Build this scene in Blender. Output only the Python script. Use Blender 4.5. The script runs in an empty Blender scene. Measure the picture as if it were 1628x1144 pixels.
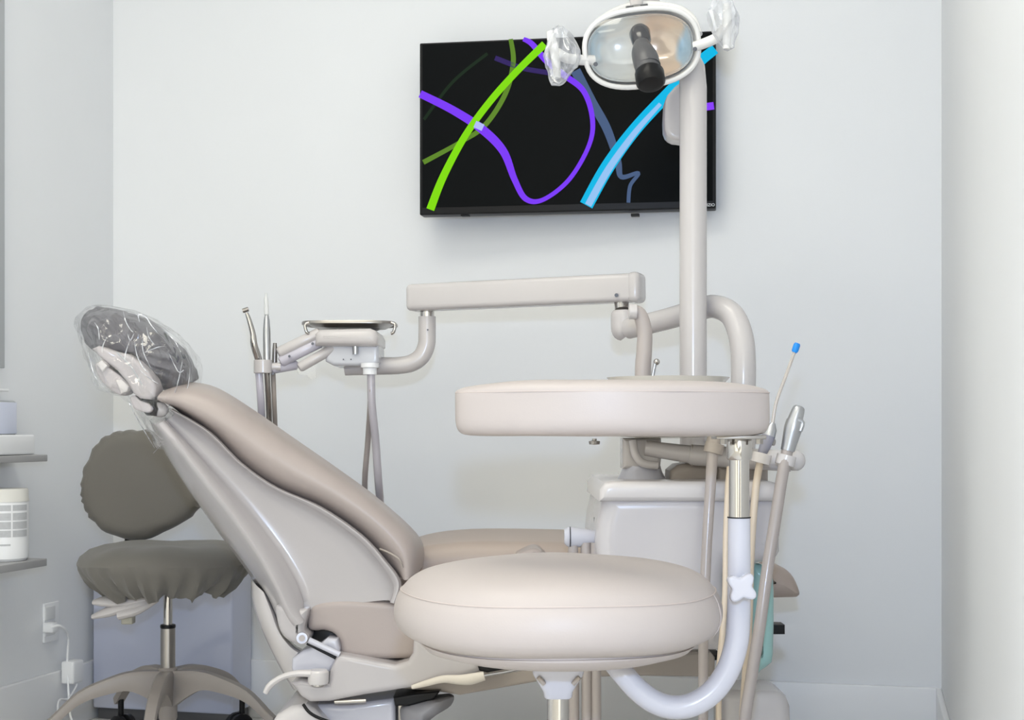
import bpy, bmesh, math, random
import numpy as np
from mathutils import Vector, Matrix, noise
random.seed(7)
sc = bpy.context.scene
C = bpy.context.collection

# ------------------------------------------------------------------ camera, world, lights
F = 2300.0; CZ = 0.75; HY = 680.0; YAW = math.radians(14)
cd = bpy.data.cameras.new('camera'); cam = bpy.data.objects.new('camera', cd); C.objects.link(cam)
cd.sensor_width = 36; cd.lens = 36 * F / 1628; cd.shift_y = (HY - 572) / 1628; cd.clip_start = 0.02
cam.location = (0, 0, CZ); cam.rotation_euler = (math.radians(90), 0, 0)
sc.camera = cam
w = bpy.data.worlds.new('world'); sc.world = w; w.use_nodes = True
WORLD_STRENGTH = 1.75
w.node_tree.nodes['Background'].inputs[0].default_value = (1.0, 0.968, 0.83, 1)
wn = w.node_tree
_tc = wn.nodes.new('ShaderNodeTexCoord'); _nz = wn.nodes.new('ShaderNodeTexNoise'); _nz.inputs['Scale'].default_value = 3.2; _nz.inputs['Detail'].default_value = 1
_mr = wn.nodes.new('ShaderNodeMapRange'); _mr.inputs['From Min'].default_value = 0.42; _mr.inputs['From Max'].default_value = 0.58
_mr.inputs['To Min'].default_value = 0.35 * WORLD_STRENGTH; _mr.inputs['To Max'].default_value = 1.65 * WORLD_STRENGTH
wn.links.new(_tc.outputs['Generated'], _nz.inputs['Vector']); wn.links.new(_nz.outputs['Fac'], _mr.inputs['Value'])
wn.links.new(_mr.outputs[0], wn.nodes['Background'].inputs[1])
FLASH_W = 16.5
PANEL_E = 7.4
sc.view_settings.view_transform = 'Standard'; sc.view_settings.look = 'None'
sc.view_settings.gamma = 1; sc.view_settings.use_curve_mapping = False
sc.view_settings.exposure = 0.0
fl = bpy.data.lights.new('camera_flash', 'AREA'); fl.shape = 'DISK'; fl.size = 0.055
fl.energy = FLASH_W; fl.color = (0.48, 0.66, 1.0)
flo = bpy.data.objects.new('camera_flash', fl); C.objects.link(flo)
flo.location = (0.0, 0.0, CZ + 0.19); flo.rotation_euler = (math.radians(89), 0, 0)
sc.cycles.max_bounces = 8; sc.cycles.transparent_max_bounces = 16
sc.cycles.sample_clamp_indirect = 4

# ------------------------------------------------------------------ helpers
def P(px, py, D):
    return Vector(((px - 814) / F * D, D, CZ - (py - HY) / F * D))
CORNER = Vector((-1.063, 3.857, 0)); UD = Vector((math.cos(YAW), -math.sin(YAW), 0)); VD = Vector((-math.sin(YAW), -math.cos(YAW), 0))
def W(u, v, z): return CORNER + UD * u + VD * v + Vector((0, 0, z))
def onleft(px, py, u):
    rx = (px - 814) / F; s = (u + CORNER.dot(UD)) / (rx * UD.x + UD.y); return P(px, py, s)
def onback(px, py, v):
    rx = (px - 814) / F; s = (v + CORNER.dot(VD)) / (rx * VD.x + VD.y); return P(px, py, s)
def catmull(pts, n=6, closed=False):
    pts = [Vector(p) for p in pts]; out = []; m = len(pts)
    rng = range(m) if closed else range(m - 1)
    for i in rng:
        if closed: a, b, c, d = pts[(i-1) % m], pts[i], pts[(i+1) % m], pts[(i+2) % m]
        else: a, b, c, d = pts[max(i-1, 0)], pts[i], pts[i+1], pts[min(i+2, m-1)]
        for k in range(n):
            t = k / n
            out.append(0.5 * ((2*b) + (c-a)*t + (2*a-5*b+4*c-d)*t*t + (3*b-a-3*c+d)*t**3))
    if not closed: out.append(pts[-1])
    return out

def inset(q, nr, d):
    """inward offset of a closed 2D outline that never turns itself inside out"""
    Q = np.array([[p.x, p.y] for p in q]); N = np.array([[p.x, p.y] for p in nr])
    if d < 1e-7: return Q
    A0 = Q; B0 = np.roll(Q, -1, 0); E0 = B0 - A0; L2 = np.maximum((E0**2).sum(1), 1e-14)
    IN = np.stack([-E0[:, 1], E0[:, 0]], 1) / np.sqrt(L2)[:, None]
    p = Q.copy(); steps = 10
    for st_ in range(steps + 6):
        dd = d * min(1.0, (st_ + 1) / steps)
        if st_ < steps: p = p - N * (d / steps)
        w_ = p[:, None, :] - A0[None]
        t_ = np.clip((w_ * E0[None]).sum(2) / L2[None], 0, 1)
        c_ = A0[None] + E0[None] * t_[..., None]; r_ = p[:, None, :] - c_
        ds = np.sqrt((r_**2).sum(2)); j = ds.argmin(1); k_ = np.arange(len(p))
        dm = ds[k_, j]; rv = r_[k_, j]; sgn = (rv * IN[j]).sum(1)
        dirv = np.where((sgn > 0)[:, None] & (dm > 1e-7)[:, None], rv / np.maximum(dm, 1e-9)[:, None], IN[j])
        bad = (dm < dd * 0.999) | (sgn < -1e-9)
        p = np.where(bad[:, None], c_[k_, j] + dirv * dd * (0.6 if st_ >= steps else 1.0) if False else np.where(bad[:, None], c_[k_, j] + dirv * dd, p), p)
    return p

class MB:
    def __init__(s): s.v = []; s.f = []
    def add(s, vs, fs):
        o = len(s.v); s.v += [Vector(q) for q in vs]; s.f += [tuple(i + o for i in f) for f in fs]; return s
    def grid(s, rows, closed_u=False, closed_v=False, cap=False):
        # rows: list of equally long point lists
        m = len(rows); n = len(rows[0]); vs = [p for r in rows for p in r]; fs = []
        for i in range(m if closed_v else m - 1):
            for j in range(n if closed_u else n - 1):
                a = i*n + j; b = i*n + (j+1) % n; c = ((i+1) % m)*n + (j+1) % n; d = ((i+1) % m)*n + j
                fs.append((a, b, c, d))
        if cap and closed_u:
            fs.append(tuple(range(n-1, -1, -1))); fs.append(tuple((m-1)*n + j for j in range(n)))
        if cap and closed_v:
            fs.append(tuple(i*n for i in range(m))); fs.append(tuple(i*n + n-1 for i in range(m-1, -1, -1)))
        return s.add(vs, fs)
    def tube(s, pts, r, seg=16, smooth=0, cap=True, closed=False, flat=1.0, up=None):
        rs = list(r) if isinstance(r, (list, tuple)) else [r] * len(pts)
        pts = [Vector(p) for p in pts]
        if smooth:
            rv = catmull([Vector((q, 0, 0)) for q in rs], smooth, closed)
            pts = catmull(pts, smooth, closed); rs = [max(q.x, 1e-5) for q in rv]
        m = len(pts); rows = []; nrm = None
        for i in range(m):
            if closed: t = pts[(i+1) % m] - pts[i-1]
            else: t = pts[min(i+1, m-1)] - pts[max(i-1, 0)]
            t = t.normalized() if t.length > 1e-9 else Vector((0, 0, 1))
            if up is not None: nrm = Vector(up)
            elif nrm is None: nrm = Vector((0, 1, 0)) if abs(t.y) < 0.9 else Vector((1, 0, 0))
            nrm = (nrm - t * nrm.dot(t)).normalized(); b = t.cross(nrm)
            rows.append([pts[i] + (nrm * math.cos(2*math.pi*k/seg) * flat + b * math.sin(2*math.pi*k/seg)) * rs[i] for k in range(seg)])
        return s.grid(rows, closed_u=True, closed_v=closed, cap=cap and not closed)
    def lathe(s, prof, c, seg=48, wob=None, flip=False):
        rows = []
        for (r, z) in prof:
            row = []
            for k in range(seg):
                a = 2*math.pi*k/seg; rr = r; zz = z
                if wob: rr, zz = wob(a, r, z)
                row.append(Vector((c[0] + rr*math.cos(a), c[1] + rr*math.sin(a), zz)))
            rows.append(row)
        return s.grid(rows, closed_u=True, cap=True)
    def prism(s, poly, D0, D1, rnd=0.01, n=6, sm=0, world=False):
        if world: q = [Vector(p) for p in poly]
        else: q = [P(x, y, D0) for x, y in poly]
        q = [Vector((p.x, p.z)) for p in q]
        if sm: q = catmull(q, sm, closed=True)
        area = sum(q[i].x*q[(i+1) % len(q)].y - q[(i+1) % len(q)].x*q[i].y for i in range(len(q)))
        if area < 0: q.reverse()
        m = len(q); nr = []
        for i in range(m):
            e1 = (q[i] - q[i-1]); e2 = (q[(i+1) % m] - q[i])
            n1 = Vector((e1.y, -e1.x)).normalized() if e1.length > 1e-9 else Vector((0, 0))
            n2 = Vector((e2.y, -e2.x)).normalized() if e2.length > 1e-9 else n1
            nn = n1 + n2
            nr.append(nn.normalized() / max(0.5, math.sqrt(max(0.0, (1 + n1.dot(n2)) / 2))) if nn.length > 1e-6 else n1)
        lay = []
        for k in range(n + 1):
            t_ = math.pi/2 * k / n
            lay.append((rnd * (1 - math.sin(t_)), D0 + rnd * (1 - math.cos(t_))))
        lay = [(lay[0][0] + min(0.003, rnd*0.3), lay[0][1])] + lay
        ring = {i_: inset(q, nr, i_) for i_, _ in lay}
        lay = lay + [(i_, D1 - (d - D0)) for i_, d in reversed(lay)]
        rows = [[Vector((ring[ins][i][0], d, ring[ins][i][1])) for i in range(m)] for ins, d in lay]
        return s.grid(rows, closed_u=True, cap=True)
    def box(s, c, size, r=0.004, rot=None, seg=3):
        bm = bmesh.new(); bmesh.ops.create_cube(bm, size=1)
        for v in bm.verts: v.co = Vector((v.co.x*size[0], v.co.y*size[1], v.co.z*size[2]))
        if r > 0: bmesh.ops.bevel(bm, geom=list(bm.edges), offset=min(r, min(size)*0.49), segments=seg, profile=0.5, affect='EDGES')
        M = Matrix.Translation(Vector(c)) @ (rot.to_4x4() if rot is not None else Matrix.Identity(4))
        bm.verts.index_update()
        s.add([M @ v.co for v in bm.verts], [[v.index for v in f.verts] for f in bm.faces]); bm.free(); return s
    def pipe(s, p0, p1, ro, ri, seg=24):
        p0 = Vector(p0); p1 = Vector(p1); t = (p1 - p0).normalized(); n = Vector((0, 1, 0)) if abs(t.y) < 0.9 else Vector((1, 0, 0))
        n = (n - t*n.dot(t)).normalized(); b = t.cross(n); rows = []
        e = min(0.002, (ro-ri)*0.4)
        for pt_, r in ((p0, ro-e), (p0 + t*e, ro), (p1 - t*e, ro), (p1, ro-e), (p1, ri+e*0.3), (p1 - t*e, ri), (p0 + t*e, ri), (p0, ri+e*0.3)):
            rows.append([pt_ + (n*math.cos(2*math.pi*k/seg) + b*math.sin(2*math.pi*k/seg))*r for k in range(seg)])
        return s.grid(rows, closed_u=True, closed_v=True)
    def pillow(s, poly, D0, D1, rings=9, sm=5, power=2.2, crown=1.0):
        """puffed form: the outline at mid depth, domed towards both faces"""
        q = catmull([Vector((x, y, 0)) for x, y in poly], sm, closed=True); m = len(q)
        cx_ = sum(p.x for p in q)/m; cy_ = sum(p.y for p in q)/m; Dm = (D0+D1)/2; rows = []
        for side_, D_ in ((1, D0), (-1, D1)):
            rr_ = range(rings) if side_ == 1 else range(rings-1, -1, -1)
            for i in rr_:
                f = 0.06 + 0.94*math.sin(math.pi/2*i/(rings-1)); 
                if side_ == -1 and i == rings-1: continue
                dep = Dm + (D_ - Dm)*max(0.0, 1 - f**power)**(1/power)
                rows.append([P(cx_ + (p.x-cx_)*f, cy_ + (p.y-cy_)*f, min(dep, Dm)) + Vector((0, max(0, dep-Dm), 0)) for p in q])
        return s.grid(rows, closed_u=True, cap=True)
    def ball(s, c, r, sc_=(1, 1, 1), seg=20):
        rows = []
        for i in range(1, seg//2):
            a = math.pi * i / (seg//2)
            rows.append([Vector((c[0] + r*sc_[0]*math.sin(a)*math.cos(2*math.pi*k/seg), c[1] + r*sc_[1]*math.sin(a)*math.sin(2*math.pi*k/seg), c[2] + r*sc_[2]*math.cos(a))) for k in range(seg)])
        return s.grid(rows, closed_u=True, cap=True)
    def shake(s, amp, freq, seed=0):
        for v in s.v:
            p = v * freq + Vector((seed, seed*2.3, seed*0.7))
            v += noise.noise_vector(p) * amp
        return s

def build(name, mb, mat, parent=None, kind=None, sharp=38, label=None):
    me = bpy.data.meshes.new(name)
    off = Vector((0, 0, 0)); q = parent
    while q is not None: off += q.location; q = q.parent
    if parent is None:
        lo = [min(v[i] for v in mb.v) for i in range(3)]; hi = [max(v[i] for v in mb.v) for i in range(3)]
        org = Vector(((lo[0]+hi[0])/2, (lo[1]+hi[1])/2, lo[2]))
    else: org = Vector((0, 0, 0))
    me.from_pydata([tuple(v - off - org) for v in mb.v], [], mb.f)
    bm = bmesh.new(); bm.from_mesh(me); bmesh.ops.recalc_face_normals(bm, faces=bm.faces); bm.to_mesh(me); bm.free()
    for p in me.polygons: p.use_smooth = True
    me.set_sharp_from_angle(angle=math.radians(sharp))
    me.materials.append(mat)
    o = bpy.data.objects.new(name, me); C.objects.link(o); o.location = org
    if parent is not None: o.parent = parent
    if kind: o['kind'] = kind
    if label: o['label'] = label
    return o
def thing(name, label, cat, loc, group=None):
    o = bpy.data.objects.new(name, None); C.objects.link(o); o.location = Vector(loc); o.empty_display_size = 0.05
    o['label'] = label; o['category'] = cat
    if group: o['group'] = group
    return o
def tag(o, label, cat, group=None):
    o['label'] = label; o['category'] = cat
    if group: o['group'] = group
    return o

def mat(name, col, rough=0.5, metal=0.0, coat=0.0, bump=0.0, bscale=200.0, var=0.03, vscale=6.0, spec=0.5, trans=0.0, alpha=1.0, ior=1.45, sheen=0.0, emit=None, es=0.0, bdist=0.002):
    m = bpy.data.materials.new(name); m.use_nodes = True; nt = m.node_tree; b = nt.nodes['Principled BSDF']
    b.inputs['Roughness'].default_value = rough; b.inputs['Metallic'].default_value = metal
    b.inputs['Coat Weight'].default_value = coat; b.inputs['Coat Roughness'].default_value = 0.12
    b.inputs['Specular IOR Level'].default_value = spec; b.inputs['Transmission Weight'].default_value = trans
    b.inputs['Alpha'].default_value = alpha; b.inputs['IOR'].default_value = ior; b.inputs['Sheen Weight'].default_value = sheen
    tc = nt.nodes.new('ShaderNodeTexCoord')
    nz = nt.nodes.new('ShaderNodeTexNoise'); nz.inputs['Scale'].default_value = vscale; nz.inputs['Detail'].default_value = 3
    nt.links.new(tc.outputs['Object'], nz.inputs['Vector'])
    mx = nt.nodes.new('ShaderNodeMix'); mx.data_type = 'RGBA'
    mx.inputs[6].default_value = (*[c*(1-var) for c in col], 1); mx.inputs[7].default_value = (*[min(1, c*(1+var)) for c in col], 1)
    nt.links.new(nz.outputs['Fac'], mx.inputs[0]); nt.links.new(mx.outputs[2], b.inputs['Base Color'])
    if bump > 0:
        n2 = nt.nodes.new('ShaderNodeTexNoise'); n2.inputs['Scale'].default_value = bscale; n2.inputs['Detail'].default_value = 4
        nt.links.new(tc.outputs['Object'], n2.inputs['Vector'])
        bp = nt.nodes.new('ShaderNodeBump'); bp.inputs['Strength'].default_value = bump; bp.inputs['Distance'].default_value = bdist
        nt.links.new(n2.outputs['Fac'], bp.inputs['Height']); nt.links.new(bp.outputs['Normal'], b.inputs['Normal'])
    if emit: b.inputs['Emission Color'].default_value = (*emit, 1); b.inputs['Emission Strength'].default_value = es
    return m

M = {}
M['wall'] = mat('wall_paint', (0.78, 0.795, 0.82), 0.55, bump=0.05, bscale=300, var=0.01)
M['trim'] = mat('trim_paint', (0.84, 0.85, 0.87), 0.35, var=0.01)
M['floor'] = mat('floor_vinyl', (0.70, 0.69, 0.67), 0.35, var=0.12, vscale=9)
M['ceil'] = mat('ceiling_paint', (0.85, 0.85, 0.84), 0.8, bump=0.1, var=0.01)
M['leather'] = mat('beige_vinyl', (0.46, 0.41, 0.39), 0.46, bump=0.06, bscale=500, var=0.02)
M['leather_chair'] = mat('taupe_vinyl', (0.385, 0.33, 0.31), 0.36, bump=0.06, bscale=400, var=0.03)
M['seam'] = mat('seam_vinyl', (0.52, 0.45, 0.42), 0.5, var=0.02)
M['plastic'] = mat('cream_plastic', (0.575, 0.545, 0.54), 0.26, coat=0.3, var=0.01)
M['cabinet'] = mat('cabinet_plastic', (0.52, 0.495, 0.505), 0.22, coat=0.4, var=0.01)
M['shell'] = mat('shell_plastic', (0.44, 0.415, 0.42), 0.22, coat=0.4, var=0.01)
M['white'] = mat('white_enamel', (0.52, 0.52, 0.58), 0.22, coat=0.4, var=0.01)
M['taupe'] = mat('taupe_plastic', (0.36, 0.315, 0.28), 0.35, var=0.02)
M['chrome'] = mat('chrome', (0.52, 0.50, 0.48), 0.12, metal=1.0, var=0.02)
M['steel'] = mat('brushed_steel', (0.36, 0.34, 0.32), 0.3, metal=1.0, var=0.05)
M['black'] = mat('black_rubber', (0.008, 0.008, 0.009), 0.35, spec=0.25)
M['fabric'] = mat('grey_cover_fabric', (0.155, 0.145, 0.128), 0.8, bump=0.25, bscale=700, var=0.08, sheen=0.2)
M['headfab'] = mat('slate_cover_fabric', (0.125, 0.12, 0.135), 0.7, bump=0.3, bscale=500, var=0.10)
M['basem'] = mat('stool_base_paint', (0.30, 0.27, 0.25), 0.4, var=0.02)
M['hose'] = mat('taupe_hose', (0.36, 0.32, 0.305), 0.32, coat=0.3, var=0.02)
M['hose_cream'] = mat('cream_hose', (0.66, 0.56, 0.45), 0.35, var=0.02)
M['darkgrey'] = mat('charcoal_plastic', (0.09, 0.09, 0.095), 0.35, var=0.03)
M['greyvalve'] = mat('violet_grey_plastic', (0.27, 0.27, 0.33), 0.3, var=0.02)
M['silver'] = mat('satin_silver', (0.48, 0.49, 0.51), 0.28, metal=0.85, var=0.03)
M['blue'] = mat('blue_tip', (0.01, 0.25, 0.75), 0.4, var=0.02)
M['teal'] = mat('teal_bottle', (0.33, 0.55, 0.53), 0.2, trans=0.15, coat=0.3, var=0.04)
M['boxwhite'] = mat('glossy_lavender_white', (0.50, 0.53, 0.66), 0.12, coat=0.6, var=0.01)
M['greymetal'] = mat('grey_laminate', (0.38, 0.38, 0.39), 0.4, var=0.02)
M['greyframe'] = mat('grey_frame', (0.42, 0.44, 0.46), 0.4, var=0.02)
M['label'] = mat('label_print_grey', (0.50, 0.51, 0.53), 0.5, var=0.12, vscale=160)
M['clear'] = mat('clear_plastic', (0.95, 0.97, 1.0), 0.05, trans=1.0, ior=1.45, var=0.0)
M['reflector'] = mat('reflector_glass', (0.80, 0.80, 0.79), 0.16, metal=0.35, coat=0.8, var=0.02)

def film(name, base=0.10, edge=0.55, bscale=22, bstr=0.9, tint=(0.9, 0.93, 1.0), dif=0.25):
    m = bpy.data.materials.new(name); m.use_nodes = True; nt = m.node_tree; nt.nodes.clear()
    out = nt.nodes.new('ShaderNodeOutputMaterial'); tr = nt.nodes.new('ShaderNodeBsdfTransparent'); gl = nt.nodes.new('ShaderNodeBsdfGlossy')
    df = nt.nodes.new('ShaderNodeBsdfDiffuse'); df.inputs['Color'].default_value = (*tint, 1)
    gl.inputs['Roughness'].default_value = 0.12; gl.inputs['Color'].default_value = (1, 1, 1, 1)
    tc = nt.nodes.new('ShaderNodeTexCoord'); nz = nt.nodes.new('ShaderNodeTexVoronoi'); nz.inputs['Scale'].default_value = bscale
    mp = nt.nodes.new('ShaderNodeMapping'); mp.inputs['Scale'].default_value = (1, 1, 0.35); mp.inputs['Rotation'].default_value = (0.2, 0.6, 0)
    n0 = nt.nodes.new('ShaderNodeTexNoise'); n0.inputs['Scale'].default_value = 9
    va = nt.nodes.new('ShaderNodeVectorMath'); va.operation = 'MULTIPLY_ADD'; va.inputs[1].default_value = (0.12, 0.12, 0.12)
    nt.links.new(tc.outputs['Object'], n0.inputs['Vector']); nt.links.new(n0.outputs['Color'], va.inputs[0]); nt.links.new(tc.outputs['Object'], va.inputs[2])
    nt.links.new(va.outputs[0], mp.inputs['Vector']); nt.links.new(mp.outputs[0], nz.inputs['Vector'])
    bp = nt.nodes.new('ShaderNodeBump'); bp.inputs['Strength'].default_value = bstr; bp.inputs['Distance'].default_value = 0.02
    nt.links.new(nz.outputs['Distance'], bp.inputs['Height'])
    for nd in (gl, df): nt.links.new(bp.outputs['Normal'], nd.inputs['Normal'])
    lw = nt.nodes.new('ShaderNodeLayerWeight'); lw.inputs['Blend'].default_value = 0.35
    mr = nt.nodes.new('ShaderNodeMapRange'); mr.inputs['To Min'].default_value = base; mr.inputs['To Max'].default_value = edge
    nt.links.new(lw.outputs['Facing'], mr.inputs['Value'])
    m1 = nt.nodes.new('ShaderNodeMixShader'); m1.inputs[0].default_value = dif
    nt.links.new(gl.outputs[0], m1.inputs[1]); nt.links.new(df.outputs[0], m1.inputs[2])
    m2 = nt.nodes.new('ShaderNodeMixShader'); nt.links.new(mr.outputs[0], m2.inputs[0]); nt.links.new(tr.outputs[0], m2.inputs[1]); nt.links.new(m1.outputs[0], m2.inputs[2])
    nt.links.new(m2.outputs[0], out.inputs['Surface']); return m
M['film'] = film('plastic_film', 0.03, 0.38, bstr=0.35, bscale=30, dif=0.12)
M['shield'] = film('clear_shield', 0.03, 0.5, bscale=3, bstr=0.05, dif=0.3)
M['sleeve'] = film('crinkled_sleeve_film', 0.30, 0.75, bscale=45, bstr=1.0, dif=0.6)
def emis(name, col, s=1.0):
    m = bpy.data.materials.new(name); m.use_nodes = True; b = m.node_tree.nodes['Principled BSDF']
    b.inputs['Base Color'].default_value = (0.004, 0.004, 0.004, 1); b.inputs['Roughness'].default_value = 0.4; b.inputs['Specular IOR Level'].default_value = 0.05 if name.endswith('glow') else 0.5
    b.inputs['Emission Color'].default_value = (*col, 1); b.inputs['Emission Strength'].default_value = s; return m

# ------------------------------------------------------------------ the room
RW = 2.119; RL = 4.6; RH = 2.75; T = 0.1
def slab(name, u0, u1, v0, v1, z0, z1, m, kind='structure', r=0, parent=None):
    mb = MB(); c = W((u0+u1)/2, (v0+v1)/2, (z0+z1)/2)
    mb.box(c, (u1-u0, v1-v0, z1-z0), r, Matrix.Rotation(-YAW, 3, 'Z'))
    return build(name, mb, m, parent, kind=kind)
slab('floor', -T, RW+T, -T, RL, -T, 0, M['floor'])
slab('ceiling', -T, RW+T, -T, RL, RH, RH+T, M['ceil'])
slab('wall_back', -T, RW+T, -T, 0, 0, RH, M['wall'])
slab('wall_left', -T, 0, 0, RL, 0, RH, M['wall'])
slab('wall_right', RW, RW+T, 0, 2.35, 0, RH, M['wall'])
slab('baseboard_back', 0, RW, 0, 0.013, 0, 0.15, M['trim'], r=0.003)
slab('baseboard_left', 0, 0.013, 0.013, RL, 0, 0.15, M['trim'], r=0.003)
slab('baseboard_right', RW-0.013, RW, 0.013, 2.35, 0, 0.15, M['trim'], r=0.003)

M['panel'] = emis('light_diffuser', (1.0, 0.965, 0.84), PANEL_E)
for v, where in ((1.75, 'nearer the back wall'), (3.2, 'farther from the back wall')):
    cl = thing('ceiling_light', 'flat rectangular ceiling light, the one ' + where, 'ceiling light', W(1.06, v, RH-0.03))
    slab('housing', 0.42, 1.62, v-0.34, v+0.34, RH-0.03, RH, M['trim'], kind=None, parent=cl, r=0.004)
    slab('diffuser', 0.45, 1.59, v-0.31, v+0.31, RH-0.036, RH-0.03, M['panel'], kind=None, parent=cl)

# ------------------------------------------------------------------ television
TL = P(667, 68, 3.52); TR = P(1138, 50, 3.41); BL = P(667, 342, 3.52); BR = P(1138, 330, 3.41)
TL.z = TR.z = 1.686; BL.z = BR.z = 1.268
tdir = Vector((TR.x-TL.x, TR.y-TL.y, 0)); tw = tdir.length; tdir.normalize(); tn = Vector((tdir.y, -tdir.x, 0))  # toward the camera
ang = math.atan2(tdir.y, tdir.x); trot = Matrix.Rotation(ang, 3, 'Z')
tc0 = (TL + TR + BL + BR) / 4
tv = thing('television', 'flat black television on the wall showing glowing coloured lines', 'television', (tc0.x, tc0.y, BL.z))
M['tvcase'] = mat('tv_case', (0.012, 0.012, 0.013), 0.4, spec=0.2)
M['tvscreen'] = mat('tv_screen', (0.004, 0.005, 0.006), 0.25, spec=0.04)
build('case', MB().box(tc0 - tn*0.024, (tw, 0.046, TL.z-BL.z), 0.003, trot), M['tvcase'], tv)
bz = BL.z + 0.017
scr = build('screen', MB().box(tc0 - tn*0.0005 + Vector((0, 0, 0.0065)), (tw-0.014, 0.002, TL.z-BL.z-0.022), 0, trot), M['tvscreen'], tv)
def TVP(px, py, off=0.002):
    d = P(px, py, 1) - Vector((0, 0, CZ)); o = Vector((0, 0, CZ))
    q = TL + tn*off
    return o + d * ((q - o).dot(tn) / d.dot(tn))
def stroke(pts, wd, m, k=0):
    c = catmull([Vector((x, y, 0)) for x, y in pts], 8)
    ws = catmull([Vector((q, 0, 0)) for q in (wd if isinstance(wd, list) else [wd]*len(pts))], 8)
    a = []; b = []
    for i, p in enumerate(c):
        t = (c[min(i+1, len(c)-1)] - c[max(i-1, 0)]).normalized(); n = Vector((-t.y, t.x, 0)) * ws[i].x/2
        q1 = p + n; q2 = p - n
        a.append(TVP(q1.x, q1.y, 0.0012 + k*0.0003)); b.append(TVP(q2.x, q2.y, 0.0012 + k*0.0003))
    mb = MB(); mb.grid([a, b]); return build('light_stroke', mb, m, tv)
stroke([(812, 62), (816, 100), (803, 150), (770, 200), (730, 227), (673, 258)], [7, 8, 8, 8, 7, 8], emis('dim_green_glow', (0.11, 0.24, 0.02), 1), 0)
stroke([(787, 92), (830, 108), (868, 115), (905, 122)], 8, emis('faint_violet_glow', (0.03, 0.015, 0.12), 1), 0)
stroke([(674, 190), (720, 130), (775, 85)], 5, emis('faint_green_glow', (0.006, 0.02, 0.008), 1), 0)
stroke([(915, 112), (940, 160), (965, 205), (982, 255), (988, 281), (1015, 275), (1002, 295), (999, 322)], [16, 15, 14, 11, 8, 6, 6, 6], emis('slate_blue_glow', (0.065, 0.11, 0.22), 1), 1)
stroke([(668, 149), (720, 175), (766, 205), (800, 240), (818, 285), (836, 316), (864, 317), (905, 285), (936, 232), (942, 190), (928, 145), (895, 118), (868, 96), (846, 70), (832, 62)], [12, 13, 14, 13, 10, 9, 7, 7, 7, 8, 9, 10, 10, 9, 7], emis('violet_glow', (0.20, 0.04, 0.93), 1), 2)
stroke([(684, 333), (705, 280), (740, 215), (780, 160), (823, 112), (866, 70)], [13, 12, 11, 11, 11, 12], emis('lime_glow', (0.22, 0.72, 0.0), 1), 3)
stroke([(932, 326), (966, 265), (1010, 205), (1066, 145), (1110, 100), (1137, 78)], [22, 22, 20, 19, 17, 16], emis('cyan_glow', (0.0, 0.48, 0.80), 1), 3)
stroke([(935, 326), (968, 268), (1010, 210), (1050, 165)], [11, 11, 9, 6], emis('pale_blue_glow', (0.30, 0.55, 0.90), 1), 4)
stroke([(1120, 170), (1135, 168)], 12, emis('violet_edge_glow', (0.25, 0.05, 0.95), 1), 3)
stroke([(755, 197), (768, 203)], 11, emis('crossing_glow', (0.45, 0.50, 0.95), 1), 5)
# maker's word on the lower bezel
cu = bpy.data.curves.new('badge', 'FONT'); cu.body = 'VIZIO'; cu.size = 0.0095; cu.align_x = 'RIGHT'; cu.extrude = 0.0001
cu.materials.append(mat('badge_print', (0.75, 0.78, 0.82), 0.4))
tmp = bpy.data.objects.new('badge_text', cu); C.objects.link(tmp); bpy.context.view_layer.update()
bme = bpy.data.meshes.new_from_object(tmp.evaluated_get(bpy.context.evaluated_depsgraph_get())); bpy.data.objects.remove(tmp)
bo = bpy.data.objects.new('badge', bme); C.objects.link(bo); bo.parent = tv
bpos = TVP(1136.5, 327.5, 0.0008); bo.location = bpos - tv.location
bo.rotation_euler = (math.radians(90), 0, ang)
for px in (740, 1010):
    build('foot_slot', MB().box(TVP(px, 342, -0.02), (0.02, 0.02, 0.006), 0.001, trot), M['tvcase'], tv)
mb = MB(); wc = onback(900, 205, 0); mb.box((tc0.x, tc0.y, 1.47) - tn*0.06 if False else Vector((tc0.x, tc0.y, 1.47)) - tn*0.055, (0.2, 0.02, 0.2), 0.003, trot)
mb.tube([Vector((tc0.x, tc0.y, 1.47)) - tn*0.06, Vector((tc0.x, tc0.y, 1.47)) - VD*0.09 - VD*0.02], 0.02)
build('wall_mount', mb, M['darkgrey'], tv)

# ------------------------------------------------------------------ left wall: cabinet, shelves, tablet, canister, outlet
def leftslab(name, px_r, py0, py1, u0, u1, length, m, parent=None, r=0.002):
    """box on the left wall whose front far corner (u1) lies at px_r; heights read there"""
    p = onleft(px_r, py0, u1); z1 = p.z; z0 = onleft(px_r, py1, u1).z
    v0 = (p - CORNER).dot(VD)
    mb = MB(); mb.box(W((u0+u1)/2, v0+length/2, (z0+z1)/2), (u1-u0, length, z1-z0), r, Matrix.Rotation(-YAW, 3, 'Z'))
    return build(name, mb, m, parent), v0, z0, z1
p = onleft(8, 585, 0.02); v0 = (p - CORNER).dot(VD)
mb = MB(); mb.box(W(0.010, v0+0.3, (p.z+2.1)/2), (0.02, 0.6, 2.1-p.z), 0.002, Matrix.Rotation(-YAW, 3, 'Z'))
tag(build('wall_panel', mb, M['greyframe']), 'tall grey panel edge on the left wall, cut by the left frame edge', 'wall panel')
o, *_ = leftslab('wall_ledge', 15, 618, 622, 0.0, 0.03, 0.3, M['trim']); tag(o, 'thin white ledge on the left wall above the small tablet', 'ledge')
tb = thing('wall_tablet', 'small tablet with grey rim and pale lavender face on the left wall', 'tablet', onleft(27, 692, 0.0))
o, v0, z0, z1 = leftslab('rim', 27, 637, 692, 0.0, 0.02, 0.26, M['greyframe'], tb, 0.006)
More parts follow.
